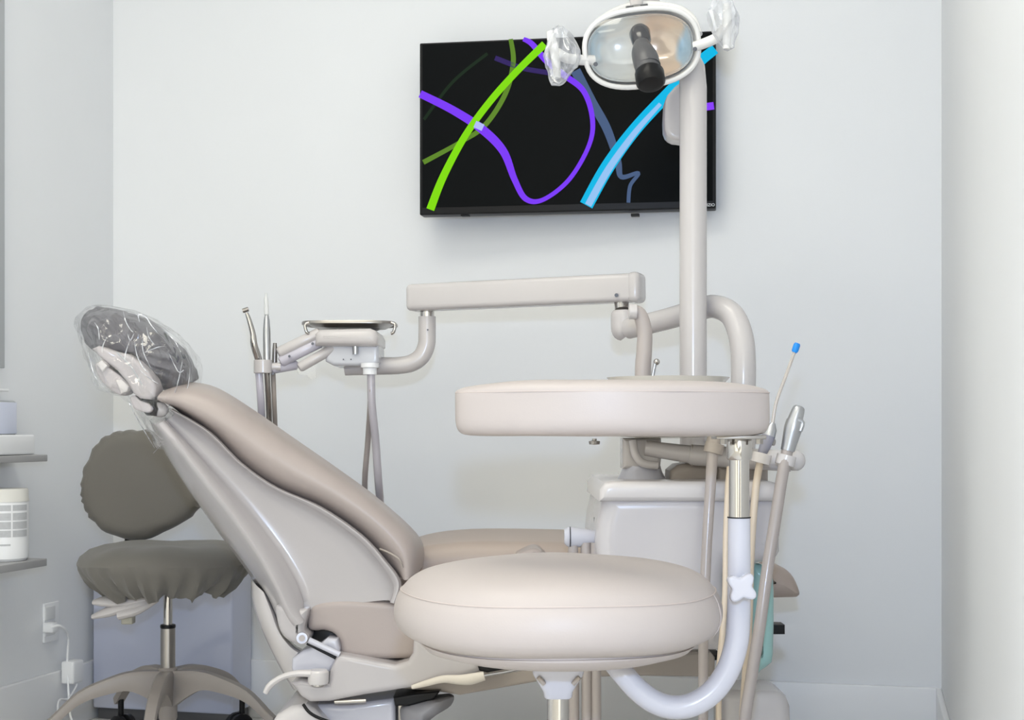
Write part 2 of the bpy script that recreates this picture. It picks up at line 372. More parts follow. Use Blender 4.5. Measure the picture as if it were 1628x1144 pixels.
mb = MB(); mb.box(W(0.0205, v0+0.13, (z0+z1)/2), (0.003, 0.252, z1-z0-0.008), 0.001, Matrix.Rotation(-YAW, 3, 'Z'))
build('face', mb, mat('lavender_face', (0.66, 0.70, 0.85), 0.25, coat=0.4), tb)
o, v0, z0, z1 = leftslab('wall_shelf', 76, 722, 733, 0.0, 0.10, 0.55, M['greymetal']); tag(o, 'grey wall shelf under the small tablet, upper of the two', 'shelf')
mb = MB(); mb.box(W(0.055, v0+0.045+0.17, z1+0.0235), (0.08, 0.34, 0.045), 0.004, Matrix.Rotation(-YAW, 3, 'Z'))
tag(build('paper_stack', mb, M['trim']), 'low white box lying on the upper grey wall shelf', 'box')
o, v0, z0, z1 = leftslab('wall_shelf', 75, 887, 899, 0.0, 0.13, 0.5, M['greymetal']); tag(o, 'grey wall shelf carrying the white canister, lower of the two', 'shelf')
# canister
cc = onleft(14, 890, 0.075); cc = P(6, 890, cc.y); rc = 38 / F * cc.y; zc = z1 + 0.0005
hz = (895 - 781) / F * cc.y
cn = thing('wipes_canister', 'white round canister with a grey printed label on the lower wall shelf', 'canister', (cc.x, cc.y, zc))
build('body', MB().lathe([(rc*0.9, zc), (rc, zc+0.006), (rc, zc+hz*0.80), (rc*0.98, zc+hz*0.82)], cc), M['trim'], cn)
build('lid', MB().lathe([(rc*1.02, zc+hz*0.82), (rc*1.02, zc+hz*0.84), (rc, zc+hz*0.86), (rc*0.99, zc+hz*0.97), (rc*0.95, zc+hz)], cc), mat('canister_lid', (0.72, 0.71, 0.67), 0.35), cn)
def patch(c, r, a0, a1, z0, z1):
    rows = [[Vector((c.x + r*math.cos(a0+(a1-a0)*k/10), c.y + r*math.sin(a0+(a1-a0)*k/10), z)) for k in range(11)] for z in (z0, z1)]
    return rows
for (zz0, zz1) in ((0.70, 0.78), (0.57, 0.67), (0.45, 0.55), (0.34, 0.43)):
    for (a0, a1) in ((-1.5, -0.95), (-0.88, -0.12)):
        build('label_block', MB().grid(patch(cc, rc+0.0006, a0, a1, zc+hz*zz0, zc+hz*zz1)), M['label'], cn)
build('label_block', MB().grid(patch(cc, rc+0.0006, -1.6, -0.97, zc+hz*0.22, zc+hz*0.245)), M['label'], cn)
# outlet
ot = thing('wall_outlet', 'white double wall outlet on the left wall with a plug in its lower socket', 'outlet', onleft(79, 1018, 0.0))
leftslab('cover_plate', 67, 958, 1018, 0.0, 0.006, 0.13, M['trim'], ot)
pm = onleft(80, 975, 0.007)
def vq(px, u=0.0): return (onleft(px, 900, u) - CORNER).dot(VD)
mb = MB()
for py in (974, 999):
    q = onleft(79, py, 0.006); mb.box(q, (0.006, 0.045, 0.034), 0.003, Matrix.Rotation(-YAW, 3, 'Z'))
build('socket_face', mb, mat('socket_face', (0.70, 0.71, 0.72), 0.4), ot)
bpy.data.objects.remove([o for o in ot.children if o.name.startswith('cover_plate')][0])
zt = onleft(79, 957, 0).z; zb = onleft(79, 1019, 0).z; va = vq(91); vb = vq(67)
build('cover_plate', MB().box(W(0.003, (va+vb)/2, (zt+zb)/2), (0.006, vb-va, zt-zb), 0.002, Matrix.Rotation(-YAW, 3, 'Z')), M['trim'], ot)
ck = thing('power_cable', 'white cable with a square adapter running from the wall outlet to the floor', 'cable', W(0.02, vq(90), 0.0))
q = onleft(80, 997, 0.03)
build('plug', MB().box(onleft(80, 997, 0.022), (0.03, 0.028, 0.024), 0.005, Matrix.Rotation(-YAW, 3, 'Z')), M['trim'], ck)
build('cord', MB().tube([onleft(82, 996, 0.035), onleft(95, 994, 0.05), onleft(105, 1001, 0.05), onleft(109, 1015, 0.035), onleft(107, 1050, 0.03), onleft(109, 1100, 0.04), onleft(112, 1138, 0.05), W(0.10, 0.35, 0.006), W(0.16, 0.55, 0.006), W(0.08, 0.65, 0.006)], 0.0028, 8, smooth=5), M['trim'], ck)
build('adapter_box', MB().box(onleft(115, 1067, 0.033), (0.036, 0.05, 0.056), 0.006, Matrix.Rotation(-YAW, 3, 'Z')), M['trim'], ck)
build('thin_cord', MB().tube([onleft(118, 1084, 0.035), onleft(122, 1089, 0.045), onleft(108, 1110, 0.03), onleft(95, 1112, 0.03), onleft(92, 1128, 0.05), W(0.12, 0.45, 0.010), W(0.2, 0.75, 0.006)], 0.0025, 8, smooth=5), M['trim'], ck)

# glossy white storage box in the corner
pL = onleft(147, 1000, 0.016); vL = (pL - CORNER).dot(VD)
pR = onback(369, 1000, vL); uR = (pR - CORNER).dot(UD)
bx = thing('storage_box', 'glossy lavender-white box on the floor in the corner behind the grey stool', 'box', W((0.016+uR)/2, vL/2, 0))
ztop = P(200, 885, pL.y).z
mb = MB(); mb.box(W((0.016+uR)/2, (0.015+vL)/2, (ztop+0.03)/2), (uR-0.016, vL-0.015, ztop-0.03), 0.006, Matrix.Rotation(-YAW, 3, 'Z'))
build('body', mb, M['boxwhite'], bx)
mb = MB(); mb.box(W((0.016+uR)/2, (0.015+vL-0.01)/2, 0.0155), (uR-0.03, vL-0.035, 0.031), 0.002, Matrix.Rotation(-YAW, 3, 'Z'))
build('plinth', mb, M['darkgrey'], bx)

# ------------------------------------------------------------------ grey covered stool
GD = 3.3; gc = P(267, 680, GD); gx, gy = gc.x, gc.y
gs = thing('rolling_stool', 'rolling stool in dark grey fabric covers behind the patient chair', 'stool', (gx, gy, 0))
def wobg(a, r, z):
    t = max(0.0, min(1.0, (0.448 - z) / 0.07)); f = 0.0
    if t > 0:
        f = t * (0.009*math.sin(31*a + 2*math.sin(3*a)) + 0.006*math.sin(13*a + 1.3)); 
        z = z + t * (0.006*math.sin(9*a + 0.5) + 0.005*math.sin(17*a) + 0.003*math.sin(31*a))
    r = r * (1 + 0.02*math.cos(2*a))
    return r + f, z + 0.003*math.sin(3*a)*(r/0.19)
prof = [(0.0, 0.483), (0.05, 0.484), (0.10, 0.486), (0.14, 0.484), (0.17, 0.474), (0.188, 0.460), (0.193, 0.447), (0.188, 0.432), (0.178, 0.418), (0.168, 0.405), (0.155, 0.392), (0.135, 0.380), (0.125, 0.372), (0.122, 0.376), (0.12, 0.40), (0.10, 0.41), (0.0, 0.41)]
build('seat', MB().lathe(prof, (gx-0.003, gy), 120, wobg).shake(0.004, 14), M['fabric'], gs)
bk = [(127, 775), (131, 742), (147, 708), (175, 688), (208, 683), (245, 690), (280, 722), (306, 765), (318, 795), (300, 822), (262, 845), (215, 859), (172, 850), (143, 828), (130, 802)]
mb = MB().prism(bk, 3.42, 3.50, 0.03, sm=5)
for i, v in enumerate(mb.v):
    a = math.atan2(v.z - P(220, 775, 3.45).z, v.x - P(220, 775, 3.45).x)
    if v.y > 3.425: v += Vector((math.cos(a), 0, math.sin(a))) * 0.0022*math.sin(60*a)
    v += noise.noise_vector(v*16)*0.0035
    v.y += 0.9*((v.x - P(220, 775, 3.45).x)**2) * -1
build('backrest', mb, M['fabric'], gs)
build('back_stem', MB().tube([P(207, 850, 3.50), P(206, 880, 3.50), P(215, 925, 3.47), P(240, 940, 3.36)], 0.012, smooth=4), M['black'], gs)
build('gas_column', MB().lathe([(0.010, 0.41), (0.010, 0.298)], (gx, gy), 20), M['chrome'], gs)
build('column_collar', MB().lathe([(0.0165, 0.302), (0.0175, 0.300), (0.0175, 0.296), (0.0165, 0.294)], (gx, gy), 24), M['black'], gs)
build('column', MB().lathe([(0.0165, 0.295), (0.0165, 0.195)], (gx, gy), 24), M['steel'], gs)
build('hub', MB().lathe([(0.018, 0.205), (0.021, 0.202), (0.021, 0.09), (0.017, 0.08), (0.010, 0.075)], (gx, gy), 28), M['basem'], gs)
def star(parent, cx, cy, a0, R, z_hub, z_end, m, wd=0.017, castr=0.03):
    for k in range(5):
        a = math.radians(a0 + 72*k); dx, dy = math.cos(a), math.sin(a); side = Vector((-dy, dx, 0))
        top = [(0.012, z_hub-0.004), (R*0.3, z_hub-0.002), (R*0.5, z_hub-0.014), (R*0.75, z_hub*0.5+z_end*0.5+0.004), (R*0.96, z_end), (R, z_end-0.008)]
        th = [0.085, 0.045, 0.034, 0.027, 0.024, 0.020]
        rows = []
        tp = catmull([Vector((q[0], q[1], t)) for q, t in zip(top, th)], 5)
        for p in tp:
            c = Vector((cx + dx*p.x, cy + dy*p.x, p.y)); hw = wd*(1 - 0.25*p.x/R)
            rows.append([c + side*hw*0.75, c + side*hw - Vector((0, 0, 0.006)), c + side*hw*0.8 - Vector((0, 0, p.z)), c - side*hw*0.8 - Vector((0, 0, p.z)), c - side*hw - Vector((0, 0, 0.006)), c - side*hw*0.75])
        lg = build('leg', MB().grid(rows, closed_u=True, cap=True), m, parent, sharp=50)
        ex, ey = cx + dx*R*0.94, cy + dy*R*0.94
        mb = MB(); 
        ca = a + 0.6*k
        ax = Vector((math.cos(ca), math.sin(ca), 0)); cen = Vector((ex, ey, castr)) + Vector((-ax.y, ax.x, 0))*0.008
        for sgn in (-1, 1):
            mb.tube([cen + ax*sgn*0.004, cen + ax*sgn*0.007, cen + ax*sgn*0.018, cen + ax*sgn*0.021], [castr*0.85, castr, castr, castr*0.8], 20)
        mb.tube([Vector((ex, ey, castr)), Vector((ex, ey, z_end-0.015))], 0.007, 10)
        build('caster', mb, M['black'], lg)
star(gs, gx, gy, -90+4, 0.262, 0.202, 0.112, M['basem'])
for pts, rr in (([(240, 948), (205, 955), (170, 955), (148, 957)], 0.010), ([(240, 955), (205, 962), (175, 971), (147, 980)], 0.010), ([(250, 952), (220, 968), (190, 975)], 0.011)):
    build('adjustment_lever', MB().tube([P(x, y, 3.24) for x, y in pts], [rr*0.6, rr, rr*1.15, rr*0.5][:len(pts)], 12, smooth=4, flat=2.0, up=(0, 1, 0.2)), M['plastic'], gs)
mb = MB(); mb.box(P(204, 979, 3.27), (0.026, 0.03, 0.034), 0.003); build('lever_block', mb, mat('khaki_plastic', (0.42, 0.40, 0.33), 0.4), gs)
build('mechanism_plate', MB().box((gx-0.02, gy, 0.398), (0.17, 0.16, 0.016), 0.004), M['taupe'], gs)

# ------------------------------------------------------------------ patient chair
pc = thing('dental_chair', 'reclined taupe dental patient chair with cream side shell', 'dental chair', (P(700, 1000, 2.85).x, 2.85, 0))
def loft(rows, nu=6, nv=4, closed_v=True):
    r2 = [catmull(r, nu) for r in rows]
    cols = list(zip(*r2)); cols = [catmull(list(c), nv, closed=closed_v) for c in cols]
    return [list(r) for r in zip(*cols)]
def row(pts, D, D2=None):
    n = len(pts); return [P(x, y, D + ((D2 if D2 is not None else D) - D)*i/(n-1)) for i, (x, y) in enumerate(pts)]
A = [(238, 668), (262, 716), (300, 776), (345, 838), (395, 902), (424, 945), (438, 975), (446, 990), (452, 998)]
B = [(252, 672), (282, 708), (320, 757), (360, 808), (404, 868), (438, 925), (455, 962), (466, 982), (474, 992)]
Cc = [(266, 666), (304, 704), (350, 752), (400, 806), (450, 866), (480, 912), (492, 940), (492, 955), (486, 970)]
Dr = [(276, 660), (322, 690), (368, 734), (422, 778), (492, 818), (554, 862), (592, 905), (608, 938), (606, 954)]
E = [(272, 650), (332, 686), (383, 736), (438, 774), (510, 806), (574, 850), (613, 892), (635, 925), (627, 959)]
B2 = [(x+8, y-3) for x, y in B]; C2 = [(x*0.45+u*0.55, y*0.45+v*0.55) for (x, y), (u, v) in zip(B2, Cc)]
Dr2 = [(x*0.3+u*0.7, y*0.3+v*0.7) for (x, y), (u, v) in zip(Dr, E)]
rows = [row(A, 2.84), row(A, 2.735), row([(x-5, y+2) for x, y in B], 2.632), row(B2, 2.630), row(C2, 2.668), row(Cc, 2.682), row(Dr, 2.680), row(Dr2, 2.650), row(E, 2.648), row([(x+2, y-1) for x, y in E], 2.70), row([(x-12, y-2) for x, y in E], 2.98), row([(x+5, y-4) for x, y in A], 3.02)]
g = loft(rows, 6, 4)
shell = build('back_shell', MB().grid(g, closed_v=True, cap=True), M['shell'], pc, sharp=60)
leg = [(438, 962), (455, 962), (474, 968), (488, 968), (488, 976), (485, 988), (483, 1002), (490, 1010), (490, 1018), (482, 1025), (470, 1024), (454, 1016), (444, 1003), (438, 980)]
build('hinge_arm', MB().prism(leg, 2.640, 2.72, 0.012, sm=3), M['shell'], shell)
build('pivot_pin', MB().tube([P(480, 1014, 2.67), P(480, 1014, 2.630)], [0.0062, 0.0058], 20), M['taupe'], shell)
build('pivot_boss', MB().tube([P(480, 1014, 2.67), P(480, 1014, 2.636), P(480, 1014, 2.634)], [0.0115, 0.0115, 0.010], 24), M['shell'], shell)
L0 = [(262, 640), (292, 658), (338, 692), (386, 740), (440, 776), (512, 808), (576, 852), (614, 894), (634, 920)]
L1 = [(250, 634), (290, 644), (350, 676), (405, 718), (462, 754), (530, 790), (592, 834), (634, 880), (644, 922)]
L2 = [(258, 622), (298, 618), (350, 636), (412, 678), (468, 716), (535, 758), (604, 808), (656, 862), (660, 915)]
S = [(280, 612), (308, 608), (348, 618), (408, 655), (462, 693), (530, 740), (606, 796), (668, 856), (672, 900)]
L4 = [(x-10, y+8) for x, y in S]
L5 = [(x-8, y+3) for x, y in E]; L5[0] = (275, 640)
rows = [row(L0, 2.70), row(L1, 2.64), row(L2, 2.66), row([(x-2, y+2) for x, y in S], 2.74), row(S, 2.85), row(L4, 3.00), row(L4, 3.05), row(L5, 2.98), row(L5, 2.8)]
cush = build('back_cushion', MB().grid(loft(rows, 6, 4), closed_v=True, cap=True), M['leather_chair'], pc, sharp=60)
build('crease', MB().tube([P(604, 872, 2.655), P(618, 878, 2.640), P(634, 888, 2.635), P(640, 902, 2.64)], 0.0018, 8, smooth=5), M['taupe'], cush)
# headrest
hr = [(127, 512), (138, 498), (165, 488), (205, 497), (248, 522), (283, 553), (300, 582), (299, 606), (285, 618), (262, 621), (240, 606), (222, 580), (190, 562), (155, 562), (138, 545)]
mb = MB().pillow(hr, 2.675, 2.97, rings=16, sm=10, power=3.0)
cxh, czh = P(222, 560, 2.8).x, P(222, 560, 2.8).z
for v in mb.v:
    a = math.atan2(v.z-czh, v.x-cxh); rr_ = math.hypot(v.x-cxh, v.z-czh)
    k = max(0, min(1, (rr_-0.02)/0.05))
    v.y -= 0.0045*k*math.sin(26*a + 5*noise.noise(v*12)); v += noise.noise_vector(v*20)*0.008 + noise.noise_vector(v*60)*0.0025
head = build('headrest', mb, M['headfab'], pc, sharp=60)
mt = [(145, 554), (156, 549), (182, 558), (201, 562), (219, 573), (234, 588), (243, 602), (248, 616), (246, 629), (238, 635), (222, 633), (211, 625), (201, 607), (185, 588), (161, 570)]
M['bracket'] = mat('bracket_plastic', (0.43, 0.40, 0.41), 0.35, var=0.01)
br = build('headrest_bracket', MB().prism(mt, 2.640, 2.70, 0.007, sm=1), M['bracket'], head)
kb = [(150, 580), (153, 576), (161, 571), (167, 573), (172, 579), (172, 584), (182, 591), (189, 596), (195, 602), (200, 607), (205, 613), (204, 621), (199, 626), (190, 628), (180, 623), (169, 615), (160, 605), (153, 594)]
kn_ = build('adjuster_knob', MB().prism(kb, 2.640, 2.69, 0.006, sm=1), M['bracket'], br)
build('knob_rib', MB().prism([(152, 578), (161, 572), (171, 581), (162, 591)], 2.630, 2.66, 0.003), M['plastic'], br)
build('knob_rib', MB().prism([(183, 603), (193, 603), (204, 614), (202, 622), (192, 626)], 2.630, 2.66, 0.003), M['plastic'], br)
build('bracket_line', MB().tube([P(186, 560, 2.636), P(208, 582, 2.634), P(226, 612, 2.634)], 0.0012, 6, smooth=3), M['greyframe'], br)
build('black_link', MB().prism([(224, 632), (244, 636), (250, 650), (246, 661), (232, 660), (222, 648)], 2.655, 2.74, 0.004), M['black'], head)
build('metal_link', MB().prism([(206, 632), (214, 628), (222, 636), (236, 641), (242, 650), (236, 656), (222, 653), (212, 648)], 2.645, 2.76, 0.004, sm=2), M['bracket'], head)
build('shell_cap', MB().ball(P(253, 651, 2.68), 0.016, (1.1, 1, 0.9)), M['plastic'], shell)
# seat side
seatp = [(489, 975), (494, 962), (515, 955), (560, 953), (620, 957), (690, 962), (760, 975), (780, 1010), (760, 1040), (680, 1046), (600, 1048), (558, 1045), (542, 1038), (539, 1022), (531, 1008), (515, 1002), (500, 1003), (489, 998)]
build('seat_cushion', MB().prism(seatp, 2.68, 3.02, 0.012, sm=3), M['leather_chair'], pc)
lr = [(560, 935), (610, 895), (660, 872), (740, 862), (860, 862), (960, 866), (1080, 878), (1180, 890), (1236, 899), (1262, 914), (1275, 940), (1273, 950), (1255, 952), (1150, 954), (1000, 950), (820, 985), (700, 1010), (600, 1010)]
build('leg_rest_cushion', MB().prism(lr, 2.86, 3.28, 0.035, n=8, sm=4), mat('leg_rest_vinyl', (0.42, 0.345, 0.30), 0.42, bump=0.06, bscale=400), pc)
cr = [(820, 885), (838, 874), (850, 871), (862, 876), (868, 890)]
build('cushion_fold', MB().prism(cr, 2.78, 3.0, 0.012, sm=3), M['leather_chair'], pc)
build('under_seat_mechanism', MB().box(P(519, 1014, 2.76), (0.05, 0.08, 0.05), 0.004), M['black'], pc)
bb = [(463, 1062), (464, 1047), (481, 1034), (505, 1026), (520, 1014), (536, 1016), (540, 1030), (538, 1050), (524, 1068), (490, 1074), (466, 1074)]
build('actuator_housing', MB().prism(bb, 2.66, 2.76, 0.008), M['white'], pc)
build('gas_strut', MB().tube([P(491, 1017, 2.645), P(540, 1040, 2.645)], 0.0058, 12), M['white'], pc)
build('strut_rod', MB().tube([P(488, 1022, 2.65), P(535, 1046, 2.65)], 0.003, 10), M['black'], pc)
o_ = [(401, 924), (404, 955), (414, 990), (432, 1030), (452, 1066), (470, 1096)]
i_ = [(424, 945), (438, 975), (450, 1005), (470, 1028), (500, 1044), (515, 1085)]
m_ = [((a[0]+b[0])/2, (a[1]+b[1])/2) for a, b in zip(o_, i_)]
build('rear_cowl', MB().grid(loft([row(o_, 2.82), row(o_, 2.77), row(m_, 2.735), row(i_, 2.76), row(i_, 2.95), row(o_, 2.97)], 5, 4), closed_v=True, cap=True), M['plastic'], pc, sharp=60)
fr = [(462, 1086), (478, 1083), (500, 1087), (522, 1087), (524, 1066), (536, 1040), (560, 1044), (600, 1052), (628, 1057), (648, 1051), (656, 1038), (658, 1005), (700, 985), (760, 1000), (800, 1030), (790, 1055), (745, 1074), (700, 1086), (655, 1093), (581, 1104), (524, 1115), (492, 1116), (478, 1107)]
build('frame_cover', MB().prism(fr, 2.64, 3.0, 0.01), M['shell'], pc)
rk = build('armrest_pivot', MB().lathe([(0.0175, P(0, 1087, 2.62).z), (0.019, P(0, 1084, 2.62).z), (0.019, P(0, 1068, 2.62).z), (0.016, P(0, 1065, 2.62).z)], P(506, 1075, 2.625)), M['plastic'], pc)
build('pivot_ring', MB().lathe([(0.012, P(0, 1090, 2.62).z), (0.012, P(0, 1086, 2.62).z)], P(506, 1075, 2.625)), M['chrome'], rk)
build('release_lever', MB().tube([P(495, 1070, 2.62), P(470, 1070, 2.62), P(448, 1076, 2.62), P(430, 1088, 2.62), P(422, 1101, 2.62)], [0.007, 0.006, 0.0055, 0.006, 0.005], 12, smooth=5, flat=1.5), M['plastic'], rk)
ua = [(640, 1070), (700, 1062), (760, 1052), (900, 1038), (1020, 1035), (1130, 1036), (1137, 1045), (1137, 1070), (1128, 1076), (1000, 1074), (880, 1079), (800, 1093), (731, 1105), (690, 1098), (640, 1095)]
build('lift_arm', MB().prism(ua, 2.70, 2.92, 0.006), M['taupe'], pc)
build('arm_gasket', MB().box(P(1080, 1034, 2.80), (0.14, 0.17, 0.01), 0.002), M['black'], pc)
hl = build('side_lever', MB().tube([P(655, 1092, 2.64), P(680, 1085, 2.63), P(705, 1079, 2.62), P(730, 1080, 2.62), P(748, 1079, 2.62), P(770, 1074, 2.62)], [0.004, 0.006, 0.007, 0.009, 0.0105, 0.0085], 14, smooth=5, flat=0.7), mat('ivory_plastic', (0.66, 0.61, 0.54), 0.3), pc)
build('lever_rod', MB().tube([P(768, 1074, 2.62), P(840, 1062, 2.64)], 0.0025, 10), M['chrome'], hl)
build('lever_latch', MB().prism([(758, 1054), (800, 1058), (802, 1064), (775, 1069), (762, 1066)], 2.63, 2.68, 0.003), M['black'], pc)
# base below
bs = [(428, 1150), (446, 1132), (468, 1120), (492, 1116), (560, 1114), (640, 1108), (700, 1100), (728, 1104), (705, 1128), (680, 1150), (640, 1260), (440, 1260)]
bt = build('pump_cowl', MB().prism([(424, 1160), (440, 1136), (462, 1123), (486, 1119), (500, 1128), (520, 1150), (520, 1290), (424, 1290)], 2.66, 2.94, 0.015), M['plastic'], pc)
build('pump_cover', MB().prism([(492, 1121), (560, 1119), (628, 1110), (630, 1290), (505, 1290), (497, 1140)], 2.70, 2.92, 0.012), M['white'], pc)
build('cover_edge', MB().tube([P(482, 1119, 2.655), P(492, 1132, 2.65), P(510, 1142, 2.65), P(540, 1152, 2.65)], 0.003, 8, smooth=5), M['black'], pc)
build('chrome_rod', MB().tube([P(532, 1115, 2.655), P(582, 1113, 2.655)], 0.0045, 12), M['chrome'], pc)
build('scissor_joint', MB().box(P(640, 1128, 2.74), (0.018, 0.05, 0.06), 0.004), M['steel'], pc)
build('dark_link', MB().prism([(625, 1108), (660, 1102), (700, 1098), (690, 1112), (650, 1122), (628, 1122)], 2.68, 2.78, 0.004), M['black'], pc)
mb = MB().pillow([(650, 1118), (690, 1108), (722, 1106), (706, 1130), (680, 1146), (662, 1168), (640, 1168), (636, 1130)], 2.66, 2.80, rings=7, sm=5).shake(0.006, 30)
build('bellows', mb, mat('grey_bellows', (0.24, 0.235, 0.25), 0.6, bump=0.3, bscale=60), pc)
zb = P(0, 1260, 2.7).z
build('base_plate', MB().box((P(560, 0, 2.8).x, 2.85, 0.03), (0.34, 0.42, 0.06), 0.02), M['plastic'], pc)

# transparent bag over the headrest
bg = [(121, 510), (130, 496), (160, 485), (215, 494), (258, 518), (295, 553), (305, 585), (299, 620), (284, 655), (272, 690), (262, 715), (246, 696), (222, 655), (196, 630), (158, 618), (146, 588), (134, 552)]
mb = MB().pillow(bg, 2.60, 3.02, rings=20, sm=8, power=3.2)
for v in mb.v:
    n_ = noise.noise(v*26 + Vector((3, 1, 5))); n2_ = noise.noise(v*11 + Vector((9, 4, 1)))
    v += Vector((0, -1, 0)) * (0.010*(1-abs(n_)*3.2) + 0.012*(1-abs(n2_)*2.5)) * 0.8 + noise.noise_vector(v*38)*0.007
bag = thing('plastic_bag_cover', 'clear crinkled plastic bag pulled over the headrest of the patient chair', 'plastic cover', P(215, 690, 2.8))
build('film', mb, M['film'], bag, sharp=24)
M['fold_highlight'] = film('fold_highlight_film', 0.45, 0.9, bscale=60, bstr=0.8, dif=0.55)  # whitened film: bright highlights along the bag's folds put into the colour
for pts in ([(196, 494), (199, 508), (206, 522), (212, 528)], [(203, 531), (207, 541), (213, 530)], [(207, 538), (200, 560), (198, 575)], [(214, 545), (218, 565), (228, 585), (236, 592)],
            [(222, 512), (220, 500), (232, 504), (240, 516), (250, 528)], [(233, 520), (237, 536), (246, 548)], [(290, 572), (286, 594), (280, 618), (270, 642), (264, 655)], [(150, 512), (156, 522), (158, 540)],
            [(258, 522), (276, 540), (288, 560)], [(302, 585), (299, 612), (284, 650)], [(262, 700), (244, 720)], [(205, 640), (222, 672), (246, 712)], [(170, 535), (164, 548), (162, 560)], [(230, 560), (250, 552), (262, 550)],
            [(222, 588), (236, 600), (252, 610)], [(240, 585), (228, 560), (226, 540)], [(140, 560), (152, 600), (175, 625)], [(268, 560), (283, 590), (292, 588)]):
    Dz = 2.60
    build('film_fold_highlight', MB().tube([P(x, y, Dz + 0.00002*((x-215)**2 + (y-570)**2)*0.35) for x, y in pts], [0.0003] + [0.0009]*(len(pts)-2) + [0.0003], 6, smooth=5, flat=2.0), M['fold_highlight'], bag)

# ------------------------------------------------------------------ dental unit: cabinet, bowl, post of the delivery arm
du = thing('dental_unit', 'cream cuspidor cabinet with spittoon bowl behind the front stool', 'dental unit', (P(1100, 0, 2.6).x, 2.62, 0))
cb = [(957, 800), (957, 780), (1242, 780), (1243, 878), (1236, 890), (1215, 895), (1157, 898), (1153, 915), (1153, 1036), (950, 1036), (950, 890), (947, 860), (950, 830)]
build('cabinet_body', MB().prism(cb, 2.40, 2.78, 0.03, n=8), M['cabinet'], du)
lid = [(953, 797), (954, 778), (962, 767), (975, 765), (1225, 765), (1240, 769), (1246, 780), (1246, 797)]
build('cabinet_lid', MB().prism(lid, 2.385, 2.80, 0.013, n=8), M['plastic'], du)
b2 = [(1065, 770), (1066, 748), (1078, 738), (1100, 735), (1140, 737), (1141, 770)]
build('filter_cap', MB().prism(b2, 2.50, 2.60, 0.012), M['taupe'], du)
build('filter_cap', MB().prism([(1143, 770), (1143, 742), (1218, 742), (1222, 746), (1222, 770)], 2.48, 2.58, 0.008), M['taupe'], du)
nk = P(1020, 0, 2.53)
zz = lambda y, D=2.53: P(0, y, D).z
build('bowl_pedestal', MB().lathe([(0.044, zz(766)), (0.042, zz(760)), (0.036, zz(750)), (0.034, zz(744)), (0.033, zz(740))], nk, 32), M['white'], du)
build('bowl_neck', MB().prism([(990, 745), (990, 696), (1052, 696), (1052, 730), (1050, 745)], 2.50, 2.57, 0.012), M['plastic'], du)
build('neck_bracket', MB().tube([P(1006, 700, 2.49), P(1010, 722, 2.485), P(1022, 736, 2.485), P(1045, 740, 2.49)], 0.007, 12, smooth=4), M['plastic'], du)
bc = P(1062, 0, 2.50); zr = zz(600, 2.50)
bowl = build('spittoon_bowl', MB().lathe([(0.03, zz(696, 2.56)), (0.11, zz(692, 2.56)), (0.150, zz(685, 2.56)), (0.151, zz(680, 2.56)), (0.12, zz(672, 2.56)), (0.100, zz(640, 2.56)), (0.098, zz(610, 2.56)), (0.106, zr), (0.098, zr), (0.09, zz(615, 2.56)), (0.07, zz(650, 2.56)), (0.02, zz(660, 2.56))], bc, 56), mat('bowl_ivory', (0.62, 0.585, 0.53), 0.2, coat=0.4), du)
build('drain_screw', MB().lathe([(0.004, zz(697)), (0.004, zz(700)), (0.010, zz(701)), (0.009, zz(706)), (0.0, zz(707))], P(945, 0, 2.53), 20), M['steel'], du)
gn = build('cup_filler', MB().tube([P(1003, 496, 2.68), P(1013, 496, 2.68), P(1020, 506, 2.68), P(1025, 530, 2.68), P(1024, 560, 2.68), P(1022, 600, 2.68), P(1022, 755, 2.68)], [0.0125, 0.0125, 0.0135, 0.014, 0.0145, 0.015, 0.015], 18, smooth=5), M['leather'], du)
build('filler_spout', MB().tube([P(1000, 495, 2.67), P(1012, 495, 2.67)], 0.0145, 18), M['plastic'], gn)
build('rinse_spout', MB().tube([P(1036, 640, 2.66), P(1036, 620, 2.66), P(1038, 595, 2.66), P(1042, 576, 2.66)], 0.0035, 10, smooth=3), M['silver'], du)
build('rinse_nozzle', MB().ball(P(1044, 575, 2.66), 0.006), M['chrome'], du)
# assistant arm
ar = build('assistant_arm', MB().tube([P(1026, 712, 2.50), P(1096, 722, 2.49), P(1100, 723, 2.49), P(1180, 728, 2.46), P(1258, 733, 2.44)], [0.013, 0.0155, 0.018, 0.018, 0.0175], 24), M['plastic'], du)
build('arm_ring', MB().tube([P(1099, 723, 2.49), P(1101, 723, 2.49)], 0.0184, 24), M['taupe'], ar)
build('arm_end_ball', MB().ball(P(1264, 732, 2.44), 0.0175), M['plastic'], ar)
for px, py in ((1135, 712), (1210, 728), (1249, 731)):
    build('holder_cup', MB().pipe(P(px-2, py+8, 2.372), P(px+2, py-8, 2.372), 0.0160, 0.0138), M['plastic'] if px != 1135 else M['taupe'], ar)
    build('holder_neck', MB().tube([P(px, py, 2.39), P(px, py+6, 2.45)], 0.008, 12), M['plastic'], ar)
